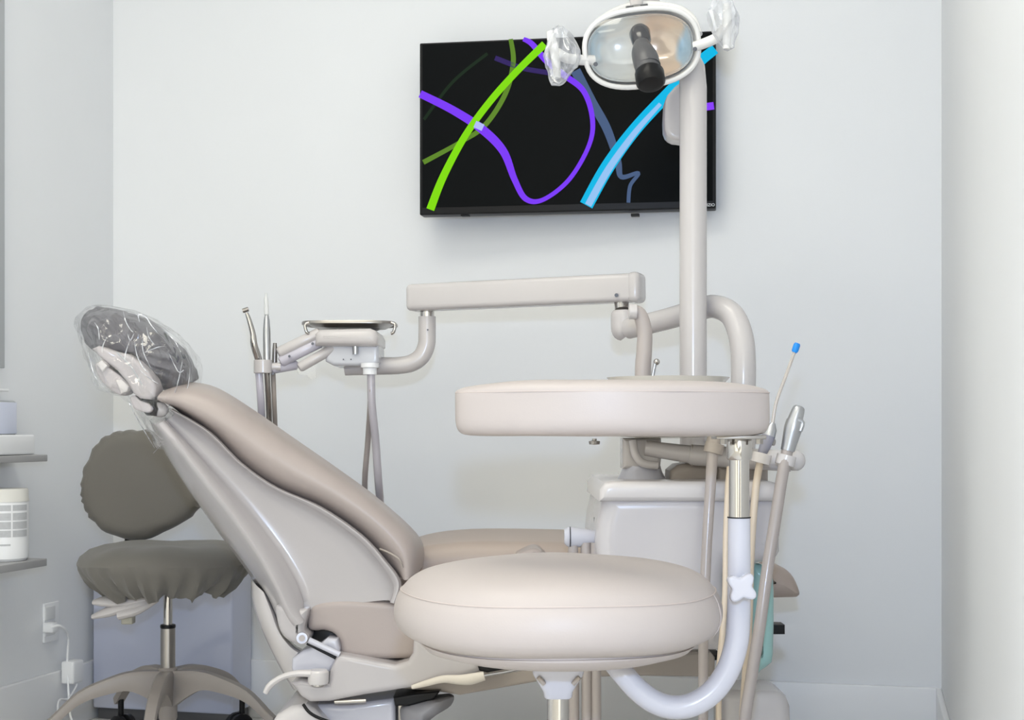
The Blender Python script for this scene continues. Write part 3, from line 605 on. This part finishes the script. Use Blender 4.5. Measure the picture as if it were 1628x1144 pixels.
# teal bottle, bracket, side connector
tlb = [(1193, 906), (1204, 897), (1218, 900), (1229, 914), (1233, 940), (1232, 1040), (1226, 1058), (1212, 1068), (1204, 1078), (1193, 1078)]
build('reservoir', MB().prism(tlb, 2.47, 2.58, 0.02, sm=2), M['teal'], du, label='teal translucent bottle')
build('black_bracket', MB().prism([(1222, 992), (1248, 993), (1248, 1008), (1222, 1008)], 2.56, 2.60, 0.002), M['black'], du)
sv = build('suction_valve', MB().tube([P(897, 852, 2.44), P(902, 852, 2.44), P(906, 853, 2.44), P(952, 857, 2.46)], [0.012, 0.0165, 0.0172, 0.0145], 22), M['white'], du)
build('valve_ring', MB().tube([P(905.5, 853, 2.44), P(907, 853, 2.44)], 0.0176, 22), M['black'], sv)
for px in (911, 931, 946):
    build('valve_hose', MB().tube([P(px, 862, 2.44), P(px, 872, 2.44), P(px+1, 960, 2.44), P(px+2, 1250, 2.42)], [0.008, 0.0088, 0.0088, 0.0088], 14), M['hose'], sv)
build('adjust_screw', MB().tube([P(944, 828, 2.50), P(949, 828, 2.50), P(951, 828, 2.50), P(960, 827, 2.50)], [0.007, 0.007, 0.004, 0.004], 14), M['darkgrey'], du)
build('water_valve', MB().ball(P(954, 824, 2.49), 0.005), M['steel'], du)
build('unit_foot', MB().prism([(1150, 1108), (1158, 1099), (1238, 1099), (1252, 1108), (1258, 1125), (1262, 1290), (1150, 1290)], 2.75, 2.9, 0.02, sm=0), M['plastic'], du)
mb = MB(); mb.box((P(1070, 0, 2.6).x, 2.62, (P(0, 1080, 2.66).z)/2), (0.05, 0.05, P(0, 1080, 2.66).z), 0.006); mb.v
# post of delivery arm
pst = build('arm_post', MB().tube([P(1181, 757, 2.70), P(1181, 640, 2.70), P(1182, 580, 2.70), P(1178, 535, 2.71), P(1163, 500, 2.73), P(1135, 487, 2.76), P(1105, 494, 2.79), P(1060, 507, 2.85), P(1000, 522, 2.93)], [0.0232, 0.0232, 0.0232, 0.0232, 0.0228, 0.0222, 0.0215, 0.0212, 0.021], 28, smooth=6), M['plastic'], du)
build('arm_elbow', MB().tube([P(991, 493, 2.95), P(991, 498, 2.95), P(991, 512, 2.95), P(993, 525, 2.95), P(998, 533, 2.95)], [0.020, 0.0245, 0.0255, 0.026, 0.018], 26, smooth=4), M['plastic'], pst)

# ------------------------------------------------------------------ delivery arm with instrument head
da = thing('delivery_arm', 'long cream swing arm with instrument head in front of the wall', 'delivery arm', P(835, 500, 3.05))
b0 = P(652, 474, 3.13); b1 = P(1018, 457, 2.95)
dv = (b1-b0); L = dv.length; cen = (b0+b1)/2; xx = dv.normalized(); yy = Vector((0, 0, 1)).cross(xx).normalized(); z3 = xx.cross(yy)
rot = Matrix((xx, yy, z3)).transposed()
beam = build('swing_beam', MB().box(cen, (L, 0.055, 0.0575), 0.011, rot, 4), M['plastic'], da)
build('beam_cap', MB().box(b1 - xx*0.008, (0.028, 0.060, 0.0615), 0.012, rot, 4), M['plastic'], beam)
for px, py, D in ((667, 483, 3.10), (980, 469, 2.935)):
    build('cap_screw', MB().tube([P(px, py, D-0.002), P(px, py, D+0.004)], 0.004, 12), M['darkgrey'], beam)
build('hinge_pin', MB().tube([P(679, 485, 3.13), P(679, 508, 3.13)], 0.0155, 20), M['chrome'], da)
build('hinge_pin', MB().tube([P(987, 470, 2.965), P(989, 492, 2.955)], 0.0150, 20), M['chrome'], da)
el = build('support_elbow', MB().tube([P(679, 503, 3.13), P(679, 530, 3.13), P(678, 548, 3.13), P(670, 566, 3.13), P(654, 577, 3.13), P(632, 581, 3.13), P(600, 582, 3.13), P(548, 588, 3.13)], [0.0188]*6+[0.0185, 0.0120], 26, smooth=6), M['plastic'], da)
build('set_screw', MB().tube([P(680, 524, 3.108), P(680, 524, 3.115)], 0.002, 8), M['darkgrey'], el)
hd = build('head_body', MB().prism([(517, 553), (518, 545), (600, 545), (602, 553), (602, 574), (596, 581), (530, 581), (517, 574)], 3.06, 3.20, 0.008), mat('pale_grey_plastic', (0.62, 0.63, 0.67), 0.25, coat=0.3), da)
build('head_top', MB().prism([(500, 549), (500, 530), (508, 523), (588, 521), (597, 525), (601, 534), (601, 546), (596, 550)], 3.03, 3.22, 0.016, n=6), M['plastic'], hd)
build('air_knob', MB().tube([P(565, 549, 3.05), P(565, 563, 3.05)], [0.007, 0.0062], 16), M['silver'], hd)
for px in (546, 558): build('control_dot', MB().tube([P(px, 571, 3.058), P(px, 571, 3.064)], 0.0016, 8), M['darkgrey'], hd)
build('hose_clip', MB().tube([P(588, 577, 3.04), P(588, 584, 3.04), P(588, 585, 3.04), P(588, 595, 3.04)], [0.019, 0.019, 0.015, 0.0145], 22), M['trim'], hd)
hz_ = mat('lilac_plastic', (0.55, 0.53, 0.60), 0.25, coat=0.3)
for pa, pb, r, m in (((445, 560), (507, 530), 0.0125, M['plastic']), ((448, 574), (508, 544), 0.0120, hz_), ((478, 583), (529, 554), 0.0108, M['plastic']), ((434, 586), (470, 580), 0.0105, hz_)):
    a, b = P(*pa, 3.05), P(*pb, 3.07); d = (b-a).normalized()
    build('holder_bar', MB().tube([a - d*0.004, a, b, b + d*0.004], [r*0.75, r, r, r*0.7], 20), m, hd)
build('clear_tab', MB().prism([(470, 583), (500, 578), (503, 600), (494, 603), (488, 597), (474, 595)], 3.05, 3.056, 0.001), M['shield'], hd)
for px, py in ((460, 566), (497, 546), (434, 594)):
    build('bar_screw', MB().tube([P(px, py, 3.035), P(px, py, 3.05)], [0.0025, 0.0032], 10), M['darkgrey'], hd)
build('handpiece_cup', MB().pipe(P(418, 572, 3.04), P(418, 593, 3.04), 0.0190, 0.0172), M['plastic'], hd)
build('cup_link', MB().tube([P(424, 583, 3.045), P(446, 583, 3.05)], 0.009, 14), M['plastic'], hd)
build('tray_post', MB().lathe([(0.012, P(0, 525, 3.14).z), (0.018, P(0, 523.2, 3.14).z)], P(592, 0, 3.15), 20), M['plastic'], hd)
for dx, (x1, y1), D in ((590, (580, 780), 3.09), (590, (604, 790), 3.06)):
    s = -1 if x1 < 590 else 1
    m = M['hose'] if s < 0 else mat('lilac_hose', (0.45, 0.43, 0.47), 0.3, coat=0.3)
    build('supply_hose', MB().tube([P(590, 590, 3.04), P(590 + s*1, 640, 3.04), P(591 + s*6, 700, D), P(x1, y1, D+0.05), P(x1 + 10, 860, 3.38), P(700, 960, 3.42), P(860, 960, 3.38)], [0.0085]*7 if s > 0 else [0.0062]*7, 14, smooth=6), m, da)
# tray
td = P(557, 0, 3.14); hw = 74/F*3.14
def rr(hwx, hwy, z, n=48):
    out = []
    for k in range(n):
        a = 2*math.pi*k/n; c, s = math.cos(a), math.sin(a); e = 0.5
        out.append(Vector((td.x + hwx*math.copysign(abs(c)**e, c), td.y + hwy*math.copysign(abs(s)**e, s), z)))
    return out
ztr = P(0, 514, 3.14).z; zbt = P(0, 522.5, 3.14).z
rows = [rr(hw*0.70, 0.05, zbt), rr(hw*0.76, 0.060, zbt+0.001), rr(hw*0.92, 0.075, ztr-0.002), rr(hw*0.99, 0.083, ztr+0.001), rr(hw, 0.084, ztr-0.001), rr(hw, 0.084, ztr-0.005), rr(hw*0.985, 0.082, ztr-0.004), rr(hw*0.975, 0.081, ztr), rr(hw*0.91, 0.073, ztr), rr(hw*0.75, 0.058, zbt+0.004)]
ty = thing('instrument_tray', 'shallow stainless steel tray on top of the instrument head', 'tray', (td.x, td.y, zbt))
build('tray_dish', MB().grid(rows, closed_u=True, cap=True), M['steel'], ty)
for px, sgn in ((486, 1), (627, -1)):
    build('tray_grip', MB().tube([P(px + sgn*5, 513, 3.055), P(px - sgn*1, 516, 3.053), P(px + sgn*1, 527, 3.053), P(px+sgn*5, 530, 3.055)], 0.0035, 10, smooth=4), M['chrome'], ty)
# handpieces
h1 = thing('handpiece', 'slim chrome dental handpiece with angled head in the left holder', 'handpiece', P(412, 575, 3.03))
build('barrel', MB().tube([P(392, 497, 3.03), P(396, 508, 3.03), P(402, 530, 3.03), P(404, 548, 3.03), P(411, 572, 3.04), P(411, 590, 3.04)], [0.0035, 0.005, 0.0062, 0.0075, 0.0078, 0.0078], 16, smooth=5), M['chrome'], h1)
build('head', MB().tube([P(386, 494, 3.03), P(395, 491, 3.03)], [0.0048, 0.0048], 14), M['steel'], h1)
build('hose', MB().tube([P(411.5, 590, 3.04), P(415, 640, 3.05), P(417, 690, 3.12), P(422, 760, 3.2), P(430, 900, 3.22), P(440, 1000, 3.22)], [0.0078]*6, 14, smooth=4), hz_, h1)
h2 = thing('air_water_syringe', 'upright silver syringe with pale translucent tip in the left holder', 'dental syringe', P(424, 575, 3.04))
build('barrel', MB().tube([P(424, 498, 3.05), P(424, 508, 3.05), P(424, 530, 3.045), P(424.5, 572, 3.04), P(424.5, 590, 3.04)], [0.003, 0.006, 0.0078, 0.0078, 0.0078], 16, smooth=4), M['silver'], h2)
build('tip', MB().tube([P(423, 466, 3.05), P(423, 470, 3.05), P(423, 474, 3.05), P(424, 500, 3.05)], [0.002, 0.0025, 0.0042, 0.0052], 14), mat('milky_plastic', (0.85, 0.86, 0.86), 0.25, trans=0.3), h2)
build('hose', MB().tube([P(424.5, 590, 3.04), P(427, 640, 3.06), P(429, 690, 3.12), P(434, 760, 3.2), P(445, 900, 3.24)], 0.006, 14, smooth=4), M['steel'], h2)
h3 = thing('instrument_hose', 'dark ribbed hose hanging from the left instrument holder', 'hose', P(436, 600, 3.06))
build('connector', MB().tube([P(437, 545, 3.075), P(437, 556, 3.075), P(436, 590, 3.075)], [0.004, 0.0055, 0.006], 12), M['steel'], h3)
build('tubing', MB().tube([P(434, 590, 3.07), P(436, 640, 3.07), P(439, 700, 3.14), P(446, 780, 3.22), P(462, 900, 3.27)], 0.0052, 12, smooth=4), M['taupe'], h3)

# ------------------------------------------------------------------ operating light on its pole
dl = thing('operating_light', 'dental operating light with clear round shield on a tall cream pole', 'dental light', (P(1102, 0, 2.72).x, 2.72, P(0, 770, 2.6).z))
pole = build('pole', MB().tube([P(1102, 754, 2.72), P(1102, 600, 2.72), P(1102, 590, 2.72), P(1102, 400, 2.72), P(1102, 200, 2.72), P(1102, 140, 2.72), P(1100, 110, 2.74), P(1088, 86, 2.78), P(1066, 60, 2.84), P(1040, 30, 2.88), P(1022, -30, 2.9)], [0.0255]*6 + [0.025, 0.024, 0.022, 0.021, 0.021], 28, smooth=0), M['plastic'], dl)
build('balance_cover', MB().prism([(1062, 150), (1085, 128), (1092, 135), (1092, 214), (1080, 222), (1066, 218), (1058, 205), (1058, 172)], 2.80, 2.86, 0.008, sm=2), M['plastic'], dl)
# head built in a tilted local frame
hc = P(1020, 76, 2.66); ra = math.radians(8)
ex = Vector((math.cos(ra), 0.08, math.sin(ra))).normalized(); ey = Vector((0, 1, 0)); ez = (ex.cross(ey)).normalized(); ey = ez.cross(ex).normalized()
tilt = Matrix.Rotation(math.radians(14), 3, ex); ey = tilt @ ey; ez = tilt @ ez
def H(x, y, z): return hc + ex*x + ey*y + ez*z       # x right, y away, z up
px2m = 2.66/F
def oval(ax, az, y, n=56, e=0.78, dz=0.0):
    o = []
    for k in range(n):
        a = 2*math.pi*k/n; c, s = math.cos(a), math.sin(a)
        o.append(H(ax*math.copysign(abs(c)**e, c), y, az*math.copysign(abs(s)**e, s) + dz))
    return o
ax, az = 93*px2m, 60*px2m
M['lampcasing'] = mat('lamp_casing_white', (0.80, 0.79, 0.77), 0.2, coat=0.5, var=0.01)
hdl = build('lamp_casing', MB().grid([oval(ax, az, 0.0), oval(ax*1.0, az*1.0, 0.02), oval(ax*0.9, az*0.88, 0.06), oval(ax*0.6, az*0.6, 0.085), oval(ax*0.2, az*0.2, 0.09), oval(ax*0.18, az*0.18, 0.083), oval(ax*0.55, az*0.55, 0.077), oval(ax*0.88, az*0.84, 0.055), oval(ax*0.94, az*0.92, 0.02), oval(ax*0.96, az*0.95, 0.0)], closed_u=True, closed_v=True), M['lampcasing'], dl)
# reflector with thin-film tints
rm = bpy.data.materials.new('dichroic_reflector'); rm.use_nodes = True; nt = rm.node_tree; b = nt.nodes['Principled BSDF']
tcn = nt.nodes.new('ShaderNodeTexCoord'); sp = nt.nodes.new('ShaderNodeSeparateXYZ'); rp = nt.nodes.new('ShaderNodeValToRGB'); nz = nt.nodes.new('ShaderNodeTexNoise'); nz.inputs['Scale'].default_value = 14
mrn = nt.nodes.new('ShaderNodeMapRange'); mrn.inputs['From Min'].default_value = -0.11; mrn.inputs['From Max'].default_value = 0.11
ma = nt.nodes.new('ShaderNodeMath'); ma.operation = 'MULTIPLY_ADD'; ma.inputs[1].default_value = 0.25; 
nt.links.new(tcn.outputs['Object'], sp.inputs[0]); nt.links.new(sp.outputs['X'], mrn.inputs['Value']); nt.links.new(tcn.outputs['Object'], nz.inputs['Vector'])
nt.links.new(nz.outputs['Fac'], ma.inputs[0]); nt.links.new(mrn.outputs[0], ma.inputs[2]); nt.links.new(ma.outputs[0], rp.inputs[0])
cr_ = rp.color_ramp; cr_.elements[0].position = 0.0; cr_.elements[0].color = (0.78, 0.76, 0.66, 1); cr_.elements[1].position = 1.0; cr_.elements[1].color = (0.45, 0.65, 0.80, 1)
for pos, col in ((0.22, (0.45, 0.66, 0.82, 1)), (0.34, (0.78, 0.82, 0.82, 1)), (0.6, (0.80, 0.80, 0.76, 1)), (0.72, (0.80, 0.62, 0.48, 1)), (0.95, (0.82, 0.66, 0.50, 1))):
    q = cr_.elements.new(pos); q.color = col
nt.links.new(rp.outputs[0], b.inputs['Base Color']); b.inputs['Roughness'].default_value = 0.15; b.inputs['Metallic'].default_value = 0.25; b.inputs['Coat Weight'].default_value = 1.0
org_off = hc
mb = MB().grid([oval(ax*0.91, az*0.84, 0.010), oval(ax*0.86, az*0.79, 0.030), oval(ax*0.66, az*0.60, 0.055), oval(ax*0.38, az*0.33, 0.066), oval(ax*0.08, az*0.07, 0.070), oval(ax*0.005, az*0.005, 0.070)], closed_u=True)
rf = build('reflector', mb, rm, hdl)
# reflector's own coordinates start at its centre
loc_off = hc - dl.location
for v in rf.data.vertices: v.co -= loc_off
rf.location = loc_off
build('rim', MB().tube(oval(ax*0.99, az*0.99, -0.004), 0.0048, 12, closed=True), M['lampcasing'], hdl)
build('inner_rim', MB().tube(oval(ax*0.90, az*0.82, 0.006), 0.0022, 10, closed=True), M['clear'], hdl)
build('clear_shield', MB().grid([oval(ax*0.97, az*0.97, -0.006), oval(ax*0.8, az*0.8, -0.020), oval(ax*0.5, az*0.5, -0.030), oval(ax*0.1, az*0.1, -0.033), oval(ax*0.01, az*0.01, -0.033)], closed_u=True), M['shield'], hdl)
a = P(1017, 50, 2.63); bq = P(1033, 125, 2.56)
lh = build('lamp_module', MB().tube([P(1020, 68, 2.61), P(1022, 82, 2.60), P(1027, 96, 2.585), P(1030, 112, 2.575), P(1032, 122, 2.57)], [0.0135, 0.0205, 0.0235, 0.0215, 0.019], 24, smooth=4), M['darkgrey'], hdl)
build('module_top', MB().tube([P(1015, 47, 2.64), P(1017, 53, 2.635), P(1020, 66, 2.62), P(1021, 72, 2.615)], [0.015, 0.0195, 0.0175, 0.013], 24), mat('module_cap', (0.045, 0.045, 0.05), 0.2, coat=0.5), lh)
build('module_end', MB().tube([P(1032, 113, 2.575), P(1032.5, 117, 2.572), P(1034.5, 130, 2.56), P(1035, 134, 2.558)], [0.022, 0.0262, 0.0262, 0.022], 28), M['black'], lh)
for y in (105, 110): build('module_rib', MB().tube([P(1030, y, 2.578), P(1030.3, y+1.5, 2.577)], 0.0228, 24), M['darkgrey'], lh)
# side grips
def grip(pts, hpts, sl, r=0.0085):
    g_ = build('grip_arm', MB().tube(pts, [0.0095]*len(pts), 16, smooth=5), M['lampcasing'], hdl)
    build('grip_handle', MB().tube(hpts, [r*0.8] + [r]*(len(hpts)-2) + [r*0.8], 16, smooth=4), M['lampcasing'], g_)
    mb = MB().tube(sl[0], sl[1], 20, smooth=5).shake(0.008, 25).shake(0.003, 80)
    build('grip_sleeve', mb, M['sleeve'], g_, sharp=25)
grip([P(944, 96, 2.66), P(920, 95, 2.65), P(900, 92, 2.64), P(886, 84, 2.63)], [P(875, 50, 2.63), P(877, 62, 2.63), P(883, 90, 2.63), P(886, 124, 2.63)],
     ([P(880, 44, 2.63), P(888, 62, 2.63), P(893, 90, 2.63), P(888, 116, 2.63), P(885, 131, 2.63)], [0.010, 0.024, 0.031, 0.022, 0.008]))
grip([P(1104, 74, 2.66), P(1122, 68, 2.65), P(1142, 58, 2.64), P(1152, 42, 2.63)], [P(1156, 6, 2.63), P(1156, 20, 2.63), P(1156, 50, 2.63), P(1155, 78, 2.63)],
     ([P(1150, -8, 2.63), P(1150, 20, 2.63), P(1154, 50, 2.63), P(1160, 80, 2.63)], [0.008, 0.028, 0.026, 0.010]))
for px, py in ((946, 102), (1104, 78)):
    build('grip_screw', MB().tube([P(px, py, 2.64), P(px+1, py, 2.625)], [0.0035, 0.004], 12), M['darkgrey'], hdl)
yk = build('yoke', MB().tube([P(938, 62, 2.72), P(950, 38, 2.74), P(985, 16, 2.78), P(1025, 8, 2.80), P(1075, 14, 2.78), P(1100, 30, 2.74), P(1110, 55, 2.72)], 0.0085, 14, smooth=5), M['lampcasing'], dl)
build('yoke_stem', MB().tube([P(1012, 24, 2.74), P(1012, 8, 2.78), P(1010, -40, 2.84), P(1022, -30, 2.9)], [0.010, 0.012, 0.02, 0.02], 18), M['plastic'], yk)
build('yoke_knuckle', MB().tube([P(996, 20, 2.72), P(1030, 16, 2.72)], 0.012, 18), M['darkgrey'], yk)
build('friction_ring', MB().tube([P(1007, 18.5, 2.72), P(1018, 17.5, 2.72)], 0.0128, 18), M['chrome'], yk)

# ------------------------------------------------------------------ assistant instruments on the right
s1 = thing('saliva_ejector', 'thin saliva ejector wand with a bright blue tip', 'saliva ejector', P(1211, 724, 2.39))
build('wand', MB().tube([P(1228, 676, 2.372), P(1234, 640, 2.372), P(1249, 598, 2.372), P(1263, 560, 2.372)], 0.0027, 10, smooth=5), mat('clear_tube', (0.70, 0.64, 0.58), 0.2, trans=0.35), s1)
build('blue_tip', MB().tube([P(1262.5, 560, 2.372), P(1264, 557, 2.372), P(1267, 548, 2.372), P(1268, 545.5, 2.372)], [0.0042, 0.0056, 0.0056, 0.0042], 14), M['blue'], s1, label='bright blue tip')
build('valve_top', MB().tube([P(1229, 672, 2.372), P(1226, 682, 2.372), P(1222, 695, 2.372)], [0.004, 0.0095, 0.0105], 16), M['silver'], s1)
build('valve_body', MB().tube([P(1222, 692, 2.372), P(1216, 710, 2.372), P(1210, 724, 2.372)], [0.0115, 0.0095, 0.0070], 16), M['greyvalve'], s1)
build('valve_knob', MB().tube([P(1224, 702, 2.38), P(1231, 703, 2.375)], 0.0055, 12), M['chrome'], s1)
build('hose', MB().tube([P(1211, 722, 2.372), P(1203, 765, 2.38), P(1197, 830, 2.38), P(1193, 900, 2.38), P(1190, 1000, 2.38), P(1180, 1150, 2.4), P(1175, 1260, 2.42)], 0.0062, 12, smooth=4), M['hose_cream'], s1)
s2 = thing('suction_handpiece', 'silver high-volume suction handpiece with thick grey hose, farthest right', 'suction handpiece', P(1252, 715, 2.37))
build('barrel', MB().tube([P(1252, 716, 2.37), P(1256, 700, 2.37), P(1261, 680, 2.37), P(1264, 668, 2.37)], [0.0115, 0.0130, 0.0150, 0.0140], 20, smooth=3), M['silver'], s2)
build('nozzle', MB().tube([P(1262, 672, 2.37), P(1267, 658, 2.37), P(1270, 648, 2.37), P(1271, 645, 2.37)], [0.0125, 0.0115, 0.0095, 0.006], 20, smooth=3), M['silver'], s2)
build('slide_valve', MB().tube([P(1268, 666, 2.36), P(1276, 672, 2.36), P(1272, 685, 2.36)], 0.004, 12, smooth=3), M['silver'], s2)
build('hose', MB().tube([P(1252, 714, 2.37), P(1243, 760, 2.36), P(1232, 830, 2.35), P(1220, 905, 2.34), P(1207, 1000, 2.33), P(1194, 1080, 2.33), P(1184, 1150, 2.33), P(1178, 1260, 2.35)], [0.0098]*8, 16, smooth=4), M['hose'], s2)
s3 = thing('suction_hose', 'thick grey suction hose hanging left of the chrome post', 'hose', P(1135, 705, 2.36))
build('connector', MB().tube([P(1137, 686, 2.37), P(1134, 706, 2.37)], [0.011, 0.0125], 18), M['taupe'], s3)
build('tubing', MB().tube([P(1134, 704, 2.37), P(1129, 780, 2.36), P(1123, 880, 2.35), P(1119, 980, 2.34), P(1118, 1060, 2.34), P(1118, 1150, 2.34), P(1118, 1260, 2.36)], [0.0095, 0.0088, 0.0085, 0.0085, 0.008, 0.008, 0.008], 16, smooth=4), M['hose'], s3)
s4 = tag(build('cream_hose', MB().tube([P(1160, 742, 2.37), P(1157, 780, 2.36), P(1154, 860, 2.35), P(1153, 940, 2.34), P(1148, 1010, 2.34), P(1143, 1080, 2.34), P(1142, 1260, 2.36)], 0.0050, 12, smooth=4), M['hose_cream']), 'thin cream hose hanging just left of the white stool tube', 'hose')

# ------------------------------------------------------------------ foreground stool
SD = 1.85; sx = P(887, 0, SD).x; sy = SD
st = thing('assistant_stool', 'large beige round stool with padded body bar in the foreground', 'stool', (sx, sy, 0))
def wobs(a, r, z): return r*(1 + 0.006*math.sin(5*a)), z + 0.0012*math.sin(4*a + 1)*(r/0.2)
prof = [(0.0, 0.586), (0.05, 0.5855), (0.10, 0.582), (0.14, 0.576), (0.17, 0.568), (0.188, 0.558), (0.1985, 0.547), (0.2005, 0.5445), (0.2055, 0.536), (0.209, 0.524), (0.2095, 0.512), (0.206, 0.500), (0.198, 0.491), (0.186, 0.485), (0.172, 0.481), (0.165, 0.480), (0.0, 0.48)]
p2 = catmull([Vector((r, z, 0)) for r, z in prof], 3)
seat = build('seat_cushion', MB().lathe([(max(0, p.x), p.y) for p in p2], (sx, sy), 96, wobs), M['leather'], st, sharp=60)
ring = [Vector((sx + 0.2010*(1+0.006*math.sin(5*a))*math.cos(a), sy + 0.2010*(1+0.006*math.sin(5*a))*math.sin(a), 0.5445 + 0.0012*math.sin(4*a+1))) for a in [2*math.pi*k/96 for k in range(96)]]
build('piping', MB().tube(ring, 0.0009, 8, closed=True), M['seam'], seat)
a1 = math.radians(-18)
sea = []
for (r, z) in [(0.2005, 0.5445), (0.2055, 0.536), (0.209, 0.524), (0.2097, 0.512), (0.206, 0.500), (0.198, 0.491)]:
    sea.append(Vector((sx + (r+0.0006)*math.cos(a1)*(1+0.006*math.sin(5*a1)), sy + (r+0.0006)*math.sin(a1)*(1+0.006*math.sin(5*a1)), z)))
build('side_seam', MB().tube(sea, 0.0009, 8, smooth=4), M['leather'], seat)
build('seat_pan', MB().lathe([(0.176, 0.484), (0.176, 0.478), (0.168, 0.470), (0.14, 0.462), (0.10, 0.458), (0.0, 0.457)], (sx, sy), 80), M['leather'], st)
# white casting under the pan
rows = []
for hx, hy, z in ((0.033, 0.033, 0.459), (0.033, 0.033, 0.441), (0.032, 0.032, 0.437), (0.019, 0.02, 0.415), (0.018, 0.018, 0.408), (0.016, 0.016, 0.406)):
    rw = []
    for k in range(32):
        a = 2*math.pi*k/32; c, s = math.cos(a), math.sin(a); e = 0.45
        rw.append(Vector((sx + hx*math.copysign(abs(c)**e, c), sy + hy*math.copysign(abs(s)**e, s), z)))
    rows.append(rw)
hub = build('seat_bracket', MB().grid(rows, closed_u=True, cap=True), M['white'], st)
for s_ in (-1, 1):
    build('bracket_slot', MB().tube([Vector((sx + s_*0.018, sy-0.030, 0.428)), Vector((sx + s_*0.026, sy-0.0325, 0.437))], 0.003, 10), M['taupe'], hub)
build('gas_column', MB().lathe([(0.0138, 0.408), (0.0138, 0.26)], (sx, sy), 28), M['chrome'], st)
build('column', MB().lathe([(0.0245, 0.262), (0.025, 0.258), (0.025, 0.09)], (sx, sy), 28), M['steel'], st)
build('hub', MB().lathe([(0.030, 0.135), (0.034, 0.13), (0.034, 0.07), (0.02, 0.06)], (sx, sy), 28), M['basem'], st)
star(st, sx, sy, 18, 0.28, 0.125, 0.085, M['basem'], 0.02, 0.028)
# body bar
cx0 = P(970, 0, 1.85).x; cy0 = 1.985; RB = 0.232; zc0 = 0.7745; hh = 0.0345; hd_ = 0.043
rows = []; N = 46; seam_pts = []; hmax = math.radians(50)
for i in range(N+1):
    t = -1 + 2*i/N
    # even spacing plus rounded ends
    phi = t*hmax*1.0; endd = (1-abs(t))*hmax*RB; cap_r = 0.035
    ext = 0.0
    if endd < cap_r: k = math.sqrt(max(0.0, 1 - (1-endd/cap_r)**2))
    else: k = 1
    k = 0.30 + 0.70*k if k < 1 else 1
    kz = 0.62 + 0.38*k
    c = Vector((cx0 + RB*1.0*math.sin(phi), cy0 - RB*math.cos(phi), zc0))
    nr = Vector((math.sin(phi), -math.cos(phi), 0)); rw = []
    ktop = 0.60 + 0.40*math.sqrt(max(0.0, 1-abs(t)**3.2))
    for j in range(40):
        a = 2*math.pi*j/40; cc_, ss = math.cos(a), math.sin(a)
        if ss < 0:
            yo = math.copysign(abs(cc_)**0.5, cc_); zo = -hh*(0.80 + 0.20*kz)*abs(ss)**0.5
        else:
            al = math.degrees(math.asin(min(1, ss)))
            if al < 22: yo = math.copysign(1.0, cc_); zo = 0.55*hh*al/22
            else:
                be = math.radians((al-22)/68*90); yo = math.copysign(math.cos(be)**0.8, cc_); zo = hh*(0.55 + (ktop-0.55)*math.sin(be)**0.9)
        rw.append(c + nr*hd_*k*yo + Vector((0, 0, zo)))
    rows.append(rw)
    if abs(t) < 0.97: seam_pts.append(c + nr*(hd_*k*0.998) + Vector((0, 0, hh*0.56)))
bar = build('body_bar', MB().grid(rows, closed_u=True, cap=True).shake(0.0012, 12), M['leather'], st, sharp=70)
build('stitching', MB().tube(seam_pts, 0.0006, 6), M['seam'], bar)
pt = P(1175, 0, 1.82)
build('mounting_plate', MB().box((pt.x-0.001, 1.82, 0.7385), (0.062, 0.05, 0.005), 0.001), M['steel'], st)
for dx in (-0.022, 0.022):
    build('plate_bolt', MB().tube([Vector((pt.x+dx, 1.80, 0.7365)), Vector((pt.x+dx, 1.80, 0.730))], 0.005, 6), M['steel'], st)
Z = lambda y: P(0, y, 1.82).z
build('post_collar', MB().lathe([(0.0155, 0.7365), (0.016, 0.735), (0.016, Z(728)), (0.0145, Z(731))], (pt.x, 1.82), 28), M['chrome'], st)
build('chrome_post', MB().lathe([(0.0128, Z(728)), (0.0128, Z(826))], (pt.x, 1.82), 28), M['chrome'], st)
tb_ = build('support_tube', MB().tube([P(1175, 822, 1.82), P(1175, 860, 1.82), P(1175, 930, 1.82), P(1174, 990, 1.82), P(1170, 1025, 1.82), P(1158, 1063, 1.82), P(1136, 1096, 1.82), P(1105, 1118, 1.82), P(1072, 1124, 1.82), P(1040, 1115, 1.82), P(1012, 1094, 1.82), P(992, 1072, 1.82), P(975, 1052, 1.83)], [0.0140, 0.0142, 0.0145, 0.0148, 0.0150, 0.0150, 0.0150, 0.0150, 0.0150, 0.0148, 0.0145, 0.0142, 0.014], 26, smooth=5), M['white'], st)
build('tube_ring', MB().tube([P(1175, 821.2, 1.82), P(1175, 823, 1.82)], 0.0148, 26), M['black'], tb_)
# four-lobed knob
kc = P(1177, 932, 1.79); lob = []
for k in range(48):
    a = 2*math.pi*k/48; r = 0.0165 + 0.0040*math.cos(4*(a - 0.15) + math.pi)
    lob.append(Vector((kc.x + r*math.cos(a), 0, kc.z + r*math.sin(a))))
kn = build('lock_knob', MB().prism(lob, 1.772, 1.790, 0.0035, world=True), M['white'], st)
build('knob_stem', MB().tube([Vector((kc.x, 1.788, kc.z)), Vector((kc.x-0.001, 1.812, kc.z))], 0.007, 14), M['white'], kn)

# ------------------------------------------------------------------ turn the whole place so that the room's walls lie on the axes
RZ = Matrix.Rotation(YAW, 4, 'Z')
for o in list(bpy.data.objects):
    if o.parent is None:
        o.location = RZ @ o.location
        if o.type in ('CAMERA', 'LIGHT'): o.rotation_euler.z += YAW
        else: o.rotation_euler = (0, 0, YAW)
